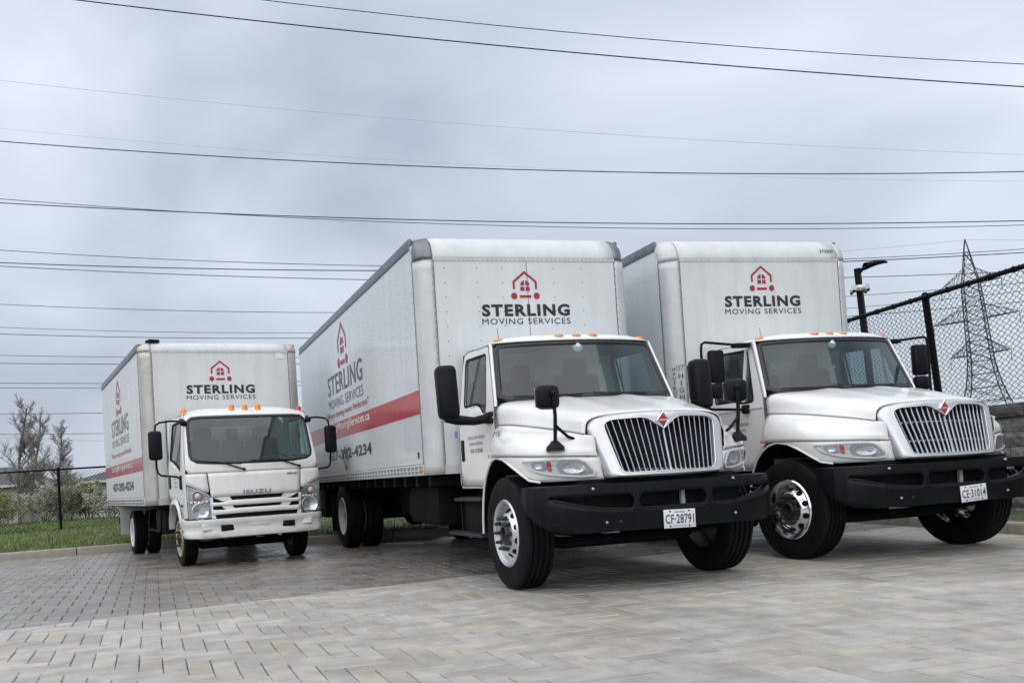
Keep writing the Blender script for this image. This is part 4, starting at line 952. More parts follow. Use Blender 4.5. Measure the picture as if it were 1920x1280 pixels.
        win = rounded([(.54, 1.33), (.425, 2.055), (-.30, 2.06), (-.36, 1.53), (-.1, 1.50), (.26, 1.42)], .06, 4); cw = (.08, 1.75)
        A3 = polar(cw, door_o, 72); C3 = polar(cw, [tuple(p) for p in win], 72)
        b = B(); surf_ring(b, lambda x, z, s=s: (x, s*ys(z), z), A3, C3, 8); dr = b.obj('door', 'paint_worn', tr, smooth=40, thick=.03)
        C4 = [tuple(p) for p in inset([Vector(p) for p in C3], .022)]
        b = B(); surf_ring(b, lambda x, z, s=s: (x, s*(ys(z)+.002), z), C3, C4, 1); b.obj('window_seal', 'rubber', dr, thick=.01)
        b = B(); surf_fill(b, lambda x, z, s=s: (x, s*(ys(z)-.012), z), C4, cw, 4); b.obj('window', 'side_glass', dr, smooth=60)
        B().box((-.30, s*.952, 1.20), (.10, .02, .17), ch=.012).obj('door_handle', 'black_plastic', dr)
        b = B(); b.box((-.455, s*.942, 1.56), (.02, .02, 1.16), rx=0); b.obj('door_gap', 'seam', tr)
        b = B(); b.add([(-.465, s*ys(.95), .95), (-.60, s*(ys(.95)-.01), .95), (-.60, s*ys(2.14), 2.14), (-.465, s*ys(2.14), 2.14)], [(0, 1, 2, 3)]); b.obj('cab_quarter', 'paint_worn', tr, thick=.02)
        arch = [(.44, .56), (.41, .68), (.33, .80), (.20, .875), (0, .90), (-.20, .875), (-.34, .80), (-.43, .68), (-.46, .52)]
        b = B(); o2 = [(x*1.17, .52 + (z-.52)*1.17) for x, z in arch]; n = len(arch)
        b.add([(x, s*.975, z) for x, z in arch] + [(x, s*.958, z) for x, z in o2], [(i, i+1, n+i+1, n+i) for i in range(n-1)]); b.add([(x, s*.975, z) for x, z in arch] + [(x, s*.6, z) for x, z in arch], [(i, i+1, n+i+1, n+i) for i in range(n-1)])
        b.obj('wheel_arch', 'paint_worn', tr, smooth=50, thick=.008)
        B().box((.60, s*.955, .62), (.20, .03, .18), ch=.01).obj('lower_corner', 'paint_worn', tr)
        B().box((.66, s*.965, .715), (.09, .02, .05), ch=.006).obj('side_marker', 'amber', tr)
        B().box((.62, s*.965, .87), (.10, .012, .035), ch=.004).obj('side_badge', 'ink', tr)
        # mirrors on hooped arms
        b = B(); yo = s*1.265
        b.tube([(.62, s*.90, 2.03), (.60, s*1.05, 2.045), (.56, s*1.20, 2.03), (.55, s*1.255, 1.99), (.55, yo, 1.90), (.55, yo, 1.42), (.55, s*1.25, 1.34), (.555, s*1.21, 1.30), (.56, s*1.0, 1.275), (.60, s*.965, 1.24)], .014, 8)
        b.box((.64, s*.90, 2.02), (.16, .08, .07), ry=R(20), ch=.02); b.box((.615, s*.955, 1.19), (.09, .05, .20), ch=.02); b.obj('mirror_arm', 'black_plastic', tr, smooth=50)
        q = B().box((0, 0, 0), (.09, .185, .40), ch=.04).obj('mirror', 'black_plastic', tr, smooth=50); q.location = (.57, s*1.272, 1.715); q.rotation_euler = (0, 0, s*R(4))
        B().box((-.047, 0, 0), (.004, .15, .34)).obj('mirror_glass', 'chrome', q)
    text('door_lettering', tr, 'STERLING MOVING SERVICES', .30, .03, (.18, -.955, 1.26), 'S', 'ink_side'); text('door_lettering', tr, '14375504 CANADA INC.', .26, .03, (.18, -.956, 1.20), 'S', 'ink_side'); text('door_lettering', tr, 'CVOR 175 352 805', .26, .034, (.18, -.957, 1.14), 'S', 'ink_side')
    b = B(); bo = [(-.93, .95), (.93, .95), (.93, 1.5), (.86, 2.15), (-.86, 2.15), (-.93, 1.5)]; bw = rounded([(-.42, 1.62), (.46, 1.62), (.56, 1.72), (.56, 2.02), (-.56, 2.02), (-.56, 1.72)], .06, 4)
    A5 = polar((0, 1.82), bo, 48); C5 = polar((0, 1.82), [tuple(p) for p in bw], 48); surf_ring(b, lambda y, z: (-.54, y, z), A5, C5, 1); b.obj('cab_back', 'paint_worn', tr, smooth=0, thick=.03)
    b = B(); surf_fill(b, lambda y, z: (-.53, y, z), C5, (0, 1.82), 1); b.obj('rear_window', 'rear_glass', tr)
    b = B(); b.box((.60, 0, 1.25), (.42, 1.75, .30), ch=.06); b.obj('dashboard', 'cabin', tr); B().box((.1, 0, .95), (1.3, 1.7, .06)).obj('cab_floor', 'cabin', tr)
    seat(tr, .05, .45, 1.12, .5); seat(tr, .05, -.45, 1.12, .5); seat(tr, .05, 0, 1.10, .34); steering_wheel(tr, .42, .45, 1.46, R(28), .21)
    P = lambda y, z, o=.02: (x_face(y, z)+o, y, z)
    wiper(tr, P(-.16, 1.325), P(-.46, 1.43, .03), P(-.80, 1.475, .03), P(-.20, 1.40, .03)); wiper(tr, P(.65, 1.335), P(.35, 1.435, .03), P(-.06, 1.445, .03), P(.60, 1.42, .03))
    chassis(tr, .85, -5.95, 3.64, .70, .40, .39, .9)
    for s in (-1, 1):
        add_wheel(tr, 0, s*.81, s, .39, .21, .255, 'front', 'wheel_rust', 0, 6)
        add_wheel(tr, -3.64, s*1.0, s, .39, .21, .255, 'rear', None, 0, 6); add_wheel(tr, -3.64, s*.745, s, .39, .21, .255, 'rear', None, 0, 6, False)
        B().box((-4.2, s*.95, .62), (.02, .56, .55)).obj('mud_flap', 'mud_flap', tr)
        B().box((-1.6, s*.72, .62), (.9, .4, .4), ch=.06).obj('fuel_tank', 'chassis', tr)
        b = B(); b.tube([(-2.4, s*.95, .80), (-2.4, s*.98, .45)], .02, 5); b.tube([(-2.4, s*.98, .47), (-1.2, s*.98, .47)], .018, 5); b.tube([(-1.2, s*.95, .80), (-1.2, s*.98, .45)], .02, 5); b.obj('side_guard', 'chassis', tr)
        B().box((.1, s*.88, .47), (.02, .02, .02)).obj('step', 'chassis', tr)
    B().box((-5.95, 0, .55), (.08, 2.1, .12)).obj('rear_bumper', 'chassis', tr)
    cargo_box(tr, 2.4953, -.6763, 5.3982, 3.3545, .8825, .1765, .144, 'box_worn', 'box_worn', 'alu_worn', 'alu_worn', 5, None, ())
    lettering_front(tr, -.6763, -.034, 2.55)
    lettering_side(tr, 2.4953/2, -3.45, .93, 2.295, 2.02, 1.80, 1.55, 1.215, 2.56, (1.42, 1.63), -.86, -6.05, '437-292-4234')
    B().box((-.672, .93, 3.14), (.004, .13, .09)).obj('box_label', 'vinyl_white', tr)
    b = B(); b.box((-.80, -1.02, 3.375), (.16, .18, .05), rz=.3, ch=.02); b.obj('torn_corner', 'chassis', tr)
    return tr
T1 = cabover_truck()

# ------------------------------------------------------------------ ground, paving, kerb, lawn
ORD = ['first', 'second', 'third', 'fourth', 'fifth', 'sixth', 'seventh', 'eighth', 'ninth', 'tenth', 'eleventh', 'twelfth', 'thirteenth', 'fourteenth', 'fifteenth', 'sixteenth', 'seventeenth', 'eighteenth', 'nineteenth', 'twentieth']
KERB = [(-34, 7.1), (-20, 12.2), (-12.5, 14.95), (-7.587, 16.74), (-5.0, 17.69), (-3.6, 18.15), (-2.85, 18.05), (-2.35, 17.3), (-2.08, 16.45), (-1.8, 16.14), (1.3, 16.5), (5.6, 17.0), (6.25, 16.75), (6.45, 16.0), (6.93, 10.47), (7.5, 4.0), (7.9, -1)]
def kerb_y(x): return interp(x, [p[0] for p in KERB[:12]], [p[1] for p in KERB[:12]])
def kerb_x(y): return interp(-y, [-16.75, -16.0, -10.47, -4.0, 1], [6.25, 6.45, 6.93, 7.5, 7.9])
gb = B().poly([(-2500, -2500, -1.6), (2500, -2500, -1.6), (2500, 2500, -1.6), (-2500, 2500, -1.6)]).obj('ground', 'soil', smooth=0); structure(gb)
bed = B().poly([(-40, -6, -.03), (9, -6, -.03), (9, 22, -.03), (-40, 22, -.03)]).obj('paving_bed', 'joint', smooth=0); structure(bed)
A2 = .2732; E1 = Vector((math.cos(A2), math.sin(A2))); E2 = Vector((-math.sin(A2), math.cos(A2)))
BP = Vector((-3.467, 7.587)); BN = Vector((-.433, .9014)); BO = Vector((0, 0))
def clip(poly, sign):
    out = []; n = len(poly); f = lambda p: sign*((p - BP).dot(BN))
    for i in range(n):
        a, b = poly[i], poly[(i+1) % n]; fa, fb = f(a), f(b)
        if fa >= 0: out.append(a)
        if (fa >= 0) != (fb >= 0): out.append(a + (b-a)*(fa/(fa-fb)))
    return out
def stone(b, poly, z, c=.006, gap=.0028, tilt=(0, 0)):
    """one paver: top face, worn arris, sides"""
    cx = sum((p for p in poly), Vector((0, 0)))/len(poly); n = len(poly)
    P1 = inset(poly, gap); P2 = inset(poly, gap + c)
    zz = lambda p, h: z + h + tilt[0]*(p.x-cx.x) + tilt[1]*(p.y-cx.y)
    v = [(p.x, p.y, zz(p, 0)) for p in P2] + [(p.x, p.y, zz(p, -.006)) for p in P1] + [(p.x, p.y, z-.05) for p in P1]
    b.add(v, [tuple(range(n))] + [(n+i, n+(i+1) % n, (i+1) % n, i) for i in range(n)] + [(2*n+i, 2*n+(i+1) % n, n+(i+1) % n, n+i) for i in range(n)])
def screen_size(p):      # only used to decide which pavers show largest and become single objects
    if p.y < .5: return -1
    u = p.x/p.y*1700 + 761; v = 897 - .06*(u-761) + 1.055*1700/p.y
    return 1/p.y if -40 < u < 1960 and v < 1310 else -1
def pave(name, mname, W, n, sign, region, label):
    root = bpy.data.objects.new(name, None); col.objects.link(root); structure(root, label)
    rng = random.Random(n); items = []
    N = 160
    for i in range(-N, N):
        for j in range(-N, N):
            k = (i + j) % (2*n)
            if k == 0: w, h = n, 1
            elif k == n: w, h = 1, n
            else: continue
            c = E1*((i + w/2)*W) + E2*((j + h/2)*W)
            f = sign*((c - BP).dot(BN))
            if f < -.3 or not region(c): continue
            q = [E1*(i*W) + E2*(j*W), E1*((i+w)*W) + E2*(j*W), E1*((i+w)*W) + E2*((j+h)*W), E1*(i*W) + E2*((j+h)*W)]
            whole = all(sign*((p - BP).dot(BN)) >= 0 for p in q)
            items.append((screen_size(c), whole, q, c, w > h))
    items.sort(key=lambda t: -t[0])
    hm = B(); stone(hm, [Vector((-n*W/2, -W/2)), Vector((n*W/2, -W/2)), Vector((n*W/2, W/2)), Vector((-n*W/2, W/2))], 0); me = hm.mesh('paver', mname, 30, merge=False)
    rest = B(); count = 0
    for sz, whole, q, c, hor in items:
        z = rng.uniform(-.0022, .0022); tx, ty = rng.uniform(-.006, .006), rng.uniform(-.006, .006)
        if whole and sz > 0 and count < 300:
            o = mobj('paver', me, root, (c.x, c.y, z), (ty, -tx, A2 if hor else A2 + math.pi/2)); count += 1
        else:
            p = clip(q, sign)
            if len(p) > 2 and sum((p[k] - p[0]).cross(p[k+1] - p[0]) for k in range(1, len(p)-1)) > .003: stone(rest, p, z, tilt=(tx, ty))
    r = rest.obj('paver_field', mname, root, smooth=30, merge=False, kind='stuff')
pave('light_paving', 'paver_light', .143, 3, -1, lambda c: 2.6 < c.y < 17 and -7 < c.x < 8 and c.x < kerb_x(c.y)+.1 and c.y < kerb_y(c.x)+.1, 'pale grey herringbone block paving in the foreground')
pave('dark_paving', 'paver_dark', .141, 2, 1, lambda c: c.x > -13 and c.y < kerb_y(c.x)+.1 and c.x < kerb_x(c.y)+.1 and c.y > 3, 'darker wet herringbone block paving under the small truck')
# kerb: cast lengths with open joints
kr = bpy.data.objects.new('kerb', None); col.objects.link(kr); structure(kr, 'tan concrete kerb along the grass and the wall')
def kerb_piece(pts):
    b = B(); prof = [(0, -.06), (.0, .10), (.008, .122), (.03, .132), (.15, .134), (.155, .128), (.155, -.06)]
    n = len(pts); vs = []
    for i in range(n):
        p = Vector(pts[i]); t = (Vector(pts[min(i+1, n-1)]) - Vector(pts[max(i-1, 0)])).normalized(); nn = Vector((-t.y, t.x))
        vs += [(p.x + nn.x*o, p.y + nn.y*o, z) for o, z in prof]
    m = len(prof); fs = [(i*m+j, i*m+j+1, (i+1)*m+j+1, (i+1)*m+j) for i in range(n-1) for j in range(m-1)] + [tuple(range(m)), tuple(range((n-1)*m, n*m))]
    b.add(vs, fs); b.obj('kerb_stone', 'concrete', kr, smooth=30)
kp = resample([Vector(p) for p in KERB], 900, False); acc = []; dist = 0; step = 1.83
for a, b_ in zip(kp, kp[1:]):
    if not acc: acc = [a]
    dist += (b_ - a).length; acc.append(b_)
    if dist > step: kerb_piece([acc[0]] + acc[3:-3:6] + [acc[-1].lerp(acc[-2], .25)]); acc = []; dist = 0
def lawn_z(x, y):
    e = y - kerb_y(x); return .105 + .05*min(1, max(0, e)/4) + .03*math.sin(x*.6+y*.25)*min(1, max(0, e)/3) - .028*max(0, y-38)
b = B()
def lawn(u, v):
    x = -70 + 76.2*u; y0 = kerb_y(x) + .12; y = y0 + (90-y0)*v**2.2; return (x, y, lawn_z(x, y))
b.grid(lawn, 200, 50); structure(b.obj('lawn', 'soil', smooth=80))
b = B(); b.add([(kerb_x(y)+.12, y, .11) for y in (16.5, 13, 10.5, 7, 4, -1)] + [(10.5, y, .11) for y in (16.5, 13, 10.5, 7, 4, -1)], [(i, i+1, 7+i, 6+i) for i in range(5)]); structure(b.obj('planting_strip', 'soil', smooth=0))
b = B(); rng = random.Random(3)
def blade(x, y, h, w):
    z = lawn_z(x, y)-.01; a = rng.uniform(0, 6.28); dx, dy = math.cos(a)*w, math.sin(a)*w; lx, ly = rng.gauss(0, .35)*h, rng.gauss(0, .35)*h
    o = len(b.v); b.v += [(x-dx, y-dy, z), (x+dx, y+dy, z), (x+lx, y+ly, z+h)]; b.f.append((o, o+1, o+2))
for k in range(52000):
    y = 14.5 + 24*rng.random()**1.5; x = rng.uniform(-.50*y-1.5, -.16*y)
    if y < kerb_y(x)+.17: continue
    blade(x, y, rng.uniform(.035, .10)*(1.8 if rng.random() < .05 else 1), .006 + y*.00028)
for k in range(9000):
    x = rng.uniform(-3.2, 6); y = kerb_y(x) + .17 + rng.random()**1.3*9; blade(x, y, rng.uniform(.05, .14), .009)
g = b.obj('grass', 'grass', smooth=0, merge=False, kind='stuff'); g['label'] = 'short spring grass on the verge behind the kerb'

# ------------------------------------------------------------------ chain-link fences
def chain_link(b, P, length, height, a, dz, r, up, along):
    """zigzag wires that meet their neighbours to form diamonds; P origin, along/up unit vectors"""
    nn = along.cross(up).normalized(); cols = int(length/a); rows = int(height/dz)
    for j in range(cols):
        pts = []
        for k in range(rows+1):
            x = j*a + (a if (k + j) % 2 else 0); pts.append(P + along*x + up*(k*dz) + nn*(r*.9 if j % 2 else -r*.9))
        o = len(b.v)
        for p in pts: b.v += [p + along*r, p - along*r*.5 + nn*r*.87, p - along*r*.5 - nn*r*.87]
        for k in range(rows):
            for q in range(3): b.f.append((o+k*3+q, o+k*3+(q+1) % 3, o+(k+1)*3+(q+1) % 3, o+(k+1)*3+q))
def fence(name, label, P0, P1, z0, h, post_at, a, dz, r, rail, lean, slope=0, knuckles=False):
    root = thing(name, label, 'fence', (*P0, z0)); P = Vector((0, 0, 0)); V = Vector((P1[0]-P0[0], P1[1]-P0[1], slope)); Ln = V.length; al = V.normalized(); up = Vector((lean, 0, 1)).normalized()
    b = B(); chain_link(b, P + up*.04, Ln, h-.06, a, dz, r, up, al); b.obj('chain_link_mesh', 'fence_black', root, smooth=0, merge=False, kind='stuff')
    b = B(); b.tube([P + up*h, P + V + up*h], rail, 8); b.obj('top_rail', 'fence_black', root)
    b = B(); b.tube([P + up*.06, P + V + up*.06], .004, 5); b.obj('tension_wire', 'fence_black', root)
    for t in post_at:
        p = P + al*t; nn = al.cross(up)*.045
        q = B().tube([p + nn - up*.3, p + nn + up*(h+.02)], rail*1.45, 10); q.sphere(p + nn + up*(h+.03), rail*1.5, 8, 5); q.obj('post', 'fence_black', root)
    if knuckles:
        b = B(); t = 0
        while t < Ln:
            p = P + al*t + up*h; b.tube([p + up*.02 - al*.012, p + up*.045, p + up*.02 + al*.012], .006, 4); t += a*2
        b.obj('mesh_knuckles', 'fence_black', root, merge=False, kind='stuff')
        for k in range(int(Ln/.45)):
            p = P + al*(.2 + .45*k) + up*h; q = B().tube([p + al*.0 + (al.cross(up)*math.cos(u) + up*math.sin(u))*(rail+.006) for u in [k2*math.pi/5 for k2 in range(11)]], .006, 4, False).obj('tie_wire', 'fence_black', root)
    return root
fence('chain_link_fence', 'black chain-link fence on the grass verge behind the small truck', (-40, 26.2), (7, 26.2), .13, 1.80, [29.95 - 3.05*k for k in range(9)] + [29.95 + 3.05*k for k in range(1, 6)], .055, .05, .0055, .028, 0)
fence('chain_link_fence', 'tall black chain-link fence standing on the stone wall', (9.6, 3.0), (8.1, 20.0), 1.60, 1.85, [2.6, 5.6, 8.6, 11.6, 14.6], .062, .042, .0056, .038, -.065, .03, True)

# ------------------------------------------------------------------ stone retaining wall
wl = thing('retaining_wall', 'grey split-face block retaining wall under the black fence', 'wall', (9.30, 3.0, 0)); WD = Vector((-.0875, .996, 0)).normalized(); WN = Vector((-.996, -.0875, 0))
rng = random.Random(11)
def block(L_, h, d, mname, name, s0, z0, proud):
    b = B(); nu, nv = 5, 3
    def f(u, v):
        e = (0 < u < 1) and (0 < v < 1); p = WD*(s0 + .004 + (L_-.008)*u) + Vector((0, 0, z0 + .003 + (h-.006)*v)) + WN*(proud + (rng.uniform(.012, .035) if e else 0)); return p
    b.grid(f, nu, nv)
    B4 = [WD*(s0+.004), WD*(s0+L_-.004)]; z1 = z0+h-.003; zb = z0+.003
    c = [B4[0]+WN*proud, B4[1]+WN*proud, B4[1]-WN*d, B4[0]-WN*d]
    b.add([p + Vector((0, 0, z1)) for p in c] , [(0, 1, 2, 3)]); b.add([p + Vector((0, 0, z1)) for p in c[:1]] + [c[3] + Vector((0, 0, z1)), c[3] + Vector((0, 0, zb)), c[0] + Vector((0, 0, zb))], [(0, 1, 2, 3)]); b.add([c[1] + Vector((0, 0, z1)), c[2] + Vector((0, 0, z1)), c[2] + Vector((0, 0, zb)), c[1] + Vector((0, 0, zb))], [(0, 1, 2, 3)])
    b.obj(name, mname, wl, smooth=0)
for c_ in range(7):
    z0 = -.06 + .21*c_; s_ = 4.6 + rng.uniform(-.3, 0)
    while s_ < 14.5:
        L_ = rng.choice((.30, .40, .45, .60)); block(L_, .21, .3, 'wall_block', 'wall_block', s_, z0, .012*(6-c_) + rng.uniform(-.006, .006)); s_ += L_
s_ = 4.5
while s_ < 14.6: block(.61, .19, .42, 'wall_cap', 'cap_stone', s_, 1.41, .05); s_ += .61
b = B(); c = [WD*0 - WN*.04, WD*17 - WN*.04, WD*17 - WN*.5, WD*0 - WN*.5]; b.prism([p + Vector((0, 0, -.2)) for p in c], (0, 0, 1.6)); b.obj('wall_core', 'wall_block', wl, smooth=0)
b = B().add([(9.2, -2, 1.55), (9.35, 3, 1.55), (7.95, 20, 1.55), (7.0, 24, .1), (60, 24, 2.2), (60, -2, 2.2)], [(0, 1, 2, 3, 4, 5)]); structure(b.obj('upper_lawn', 'soil', smooth=0))

# ------------------------------------------------------------------ lamp post with cameras
lp = thing('lamp_post', 'black parking lot lamp post beyond the fence with white cameras', 'lamp post', (14.55, 28, 1.6)); lean = -.045
P = lambda x, y, z: (x + lean*z, y, z)
B().tube([P(0, 0, -.3), P(0, 0, 5.12)], [.125, .11], 4).obj('pole', 'pole_black', lp, smooth=0)
b = B(); b.tube([P(.02, 0, 4.98), P(.14, -.05, 5.09), P(.30, -.08, 5.16)], [.07, .055, .05], 8); b.obj('arm', 'pole_black', lp)
b = B()
def head(u, v):
    x = .20 + .70*u; w = .19*math.sin(math.pi*min(1, .25+u*.72))**.6; a = 2*math.pi*v
    return P(x, -.08 + w*math.cos(a), 5.155 + .10*math.sin(u*1.9) + .12*math.sin(a)*(1-u*.75))
b.grid(head, 10, 14); b.obj('lamp_head', 'pole_black', lp, smooth=50)
b = B(); b.lathe([(.15, -.09), (.2, 0), (.15, .09)], 10, 'z', P(0, 0, 4.5)); cm = b.obj('camera_mount', 'cam_white', lp)
for k in range(4):
    a = k*math.pi/2 + .5; q = B().tube([P(.1*math.cos(a), .1*math.sin(a), 4.5), P(.27*math.cos(a), .27*math.sin(a), 4.5)], [.08, .11], 10); q.obj('camera', 'cam_white', cm)
    B().sphere(P(.28*math.cos(a), .28*math.sin(a), 4.40), .05, 10, 6).obj('camera_dome', 'black_plastic', cm)

# ------------------------------------------------------------------ transmission tower
tw = thing('transmission_tower', 'steel lattice transmission tower seen through the fence', 'tower', (126.2, 195, -1.6)); TL = -.06
ca, sa = math.cos(R(-42)), math.sin(R(-42))
def TP(a, b_, z): return Vector((a*ca - b_*sa + TL*z, a*sa + b_*ca, z - TL*(a*ca - b_*sa)))     # a along the cross-arms, b along the line
LV = [(0, 7.2), (5, 5.75), (9, 4.6), (12, 3.75), (14.8, 3.0), (17.8, 2.5), (20.6, 2.15), (22.8, 2.08), (25, 2.0), (27.3, 1.92), (29.5, 1.85), (31.5, 1.77), (33.5, 1.7), (35.5, 1.62), (37.5, 1.55), (39.5, 1.2), (41.5, .88), (44.2, .5), (47.0, .05)]
lg = []
for sx, sy in ((-1, -1), (1, -1), (1, 1), (-1, 1)):
    B().tube([TP(sx*w, sy*w, z) for z, w in LV], [.15]*7 + [.125]*8 + [.10]*4, 4).obj('leg', 'pylon', tw, smooth=0)
for i in range(len(LV)-1):
    (z0, w0), (z1, w1) = LV[i], LV[i+1]; b = B(); c0_ = [TP(sx*w0, sy*w0, z0) for sx, sy in ((-1, -1), (1, -1), (1, 1), (-1, 1))]; c1_ = [TP(sx*w1, sy*w1, z1) for sx, sy in ((-1, -1), (1, -1), (1, 1), (-1, 1))]
    for k in range(4):
        k2 = (k+1) % 4; b.tube([c0_[k], c1_[k2]], .06, 4); b.tube([c0_[k2], c1_[k]], .06, 4); b.tube([c1_[k], c1_[k2]], .06, 4)
        if i < 3:
            m_ = (c0_[k]+c1_[k2]+c0_[k2]+c1_[k])/4; b.tube([m_, (c0_[k]+c1_[k])/2], .05, 4); b.tube([m_, (c0_[k2]+c1_[k2])/2], .05, 4)
    b.obj('bracing', 'pylon', tw, smooth=0)
for z, span, w, hgt in ((37.3, 5.6, 1.55, 3.2), (29.6, 8.0, 1.85, 3.2), (22.0, 5.6, 2.1, 3.0)):
    for s in (-1, 1):
        b = B(); tip = TP(s*span, 0, z+.1)
        for sy in (-1, 1):
            root = TP(s*w, sy*w, z); tr_ = TP(s*w*.8, sy*w*.8, z+hgt); b.tube([root, tip], .10, 4); b.tube([tr_, tip], .065, 4)
            for k in range(1, 5):
                f = k/5; b.tube([root.lerp(tip, f), tr_.lerp(tip, f)], .04, 4); b.tube([root.lerp(tip, f), tr_.lerp(tip, max(0, f-.2))], .04, 4)
        for k in range(5): b.tube([TP(s*w, -w, z).lerp(tip, k/5), TP(s*w, w, z).lerp(tip, (k+1)/5)], .04, 4)
        b.obj('cross_arm', 'pylon', tw, smooth=0)
        b = B(); b.tube([tip, tip - Vector((0, 0, 2.6))], .07, 5)
        for k in range(10): b.lathe([(.0, .05), (.16, .0), (.0, -.02)], 6, 'z', tip - Vector((0, 0, .5+.2*k)))
        b.obj('insulator', 'wire_mid', tw)

# ------------------------------------------------------------------ overhead cables (each its own sagging span)
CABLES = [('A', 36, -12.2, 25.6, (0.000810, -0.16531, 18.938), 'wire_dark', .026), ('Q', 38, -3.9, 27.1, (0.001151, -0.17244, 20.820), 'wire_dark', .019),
 ('B', 80, -34.2, 56.4, (0.000445, -0.14436, 33.233), 'wire_hazed', .015), ('C', 86, -37.0, 60.5, (0.000485, -0.12447, 31.601), 'wire_hazed', .013),
 ('D', 44, -18.9, 31.0, (0.001034, -0.10323, 16.417), 'wire_dark', .026), ('E1', 56, -24.3, 39.2, (0.000870, -0.09939, 17.027), 'wire_mid', .024),
 ('E2', 52, -22.6, 36.4, (0.000675, -0.08758, 16.051), 'wire_dark', .030), ('F', 66, -28.8, 46.0, (0.000910, -0.07514, 16.633), 'wire_mid', .027),
 ('G1', 62, -27.1, 43.2, (0.000706, -0.06191, 15.368), 'wire_dark', .034), ('G2', 66, -28.9, 40.4, (0.000679, -0.07687, 15.590), 'wire_mid', .030),
 ('H', 80, -35.1, 48.2, (0.000755, -0.05461, 15.799), 'wire_mid', .028), ('I1', 95, -41.9, 53.0, (0.000713, -0.04182, 16.527), 'wire_mid', .028),
 ('I2', 95, -41.9, 48.9, (0.000604, -0.04291, 15.966), 'wire_mid', .038), ('J', 105, -46.4, 13.0, (0.000366, -0.04601, 15.284), 'wire_mid', .034),
 ('K', 105, -46.5, 12.9, (0.000272, -0.04598, 14.554), 'wire_mid', .044), ('L', 115, -51.0, 14.1, (0.000333, -0.03333, 13.740), 'wire_mid', .042),
 ('M', 115, -51.0, 14.0, (0.000325, -0.03152, 13.240), 'wire_mid', .036), ('N', 125, -55.7, 15.1, (0.000347, -0.01326, 11.504), 'wire_mid', .042),
 ('O', 135, -60.3, 16.1, (0.000279, -0.02280, 8.925), 'wire_mid', .042), ('P', 140, -62.5, 16.5, (0.000632, -0.02276, 7.304), 'wire_hazed', .042)]
order = {n: i for i, n in enumerate(['A', 'B', 'C', 'D', 'E1', 'E2', 'F', 'G1', 'G2', 'H', 'I1', 'I2', 'J', 'K', 'L', 'M', 'N', 'O', 'P'])}
tone = {'wire_dark': 'dark', 'wire_mid': 'slate grey', 'wire_hazed': 'haze-paled grey'}
for n_, Y_, xa, xb, (c2, c1, c0_), m_, r_ in CABLES:
    w = (xb-xa); x0, x1 = xa - .35*w, xb + .35*w; b = B()
    b.tube([(x, Y_, c2*x*x + c1*x + c0_) for x in [x0 + (x1-x0)*k/60 for k in range(61)]], r_, 5)
    o = b.obj('overhead_cable', m_)
    tag(o, 'dark overhead cable leaving the top edge nearest the middle' if n_ == 'Q' else '%s overhead cable, %s from the top along the left side' % (tone[m_], ORD[order[n_]]), 'cable', 'overhead power cables')
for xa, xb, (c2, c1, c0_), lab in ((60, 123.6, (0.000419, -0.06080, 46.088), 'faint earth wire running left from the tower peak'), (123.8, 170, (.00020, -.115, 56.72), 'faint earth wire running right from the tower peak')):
    b = B(); zp = c2*123.7**2 + c1*123.7 + c0_; off = 45.3 - zp
    b.tube([(x, 195, c2*x*x + c1*x + c0_ + off) for x in [xa + (xb-xa)*k/40 for k in range(41)]], .045, 5); tag(b.obj('overhead_cable', 'wire_hazed'), lab, 'cable', 'overhead power cables')

# ------------------------------------------------------------------ bare trees, shrubs, houses beyond the fence
def bare_tree(label, x, y, z, h, seed, spread=.32, twist=.25):
    rng = random.Random(seed); root = thing('bare_tree', label, 'tree', (x, y, z), 0, 'bare trees beyond the fence'); tb, cb = B(), B()
    def grow(p, dirn, ln, r, lev):
        pts = [p]; q = p; dd = dirn
        n = 5 if lev == 0 else (3 if lev < 3 else 2)
        for k in range(n):
            dd = (dd + Vector((rng.gauss(0, .1), rng.gauss(0, .1), .10 if lev else .03))).normalized(); q = q + dd*(ln/n); pts.append(q)
        (tb if lev == 0 else cb).tube(pts, [r*(1-.62*k/n) for k in range(n+1)], 7 if lev == 0 else 3, caps=False)
        if lev >= 4 or ln < .12: return
        kids = 24 if lev == 0 else (8 if lev == 1 else (6 if lev == 2 else 4))
        for k in range(kids):
            f = (.22 + .78*(k+rng.random())/kids) if lev == 0 else (.2 + .8*(k+rng.random())/kids); i = min(n-1, int(f*n)); pp = pts[i].lerp(pts[i+1], f*n-i)
            a = rng.uniform(0, 6.283); side = Vector((math.cos(a), math.sin(a), 0)); t = .55 + rng.random()*.5
            nd = (dd*(1-t*.45) + side*t*(.75 if lev == 0 else .8)).normalized()
            l2 = ln*(.23*(1.25-f*.85) if lev == 0 else .55*(1.1-.4*f))*rng.uniform(.75, 1.2); grow(pp, nd, l2, max(.005, r*(.42 if lev == 0 else .58)*(1.1-.4*f)), lev+1)
    grow(Vector((0, 0, 0)), Vector((0, 0, 1)), h, h*.016, 0)
    tb.obj('trunk', 'bark', root, merge=False); cb.obj('crown', 'twig', root, smooth=0, merge=False)
bare_tree('tallest bare tree at the far left with a forked crown', -20.6, 48, -.4, 6.5, 4)
bare_tree('bare tree close to the right of the tallest one', -19.7, 47.5, -.4, 6.0, 9)
bare_tree('lower bare tree at the very left edge of the picture', -21.6, 46, -.4, 5.1, 12)
bare_tree('bare tree standing apart, nearest the small truck', -18.6, 48, -.4, 5.3, 21)
bare_tree('small bare tree half hidden by the shrubs below the lone tree', -17.7, 47, -.4, 3.6, 31)
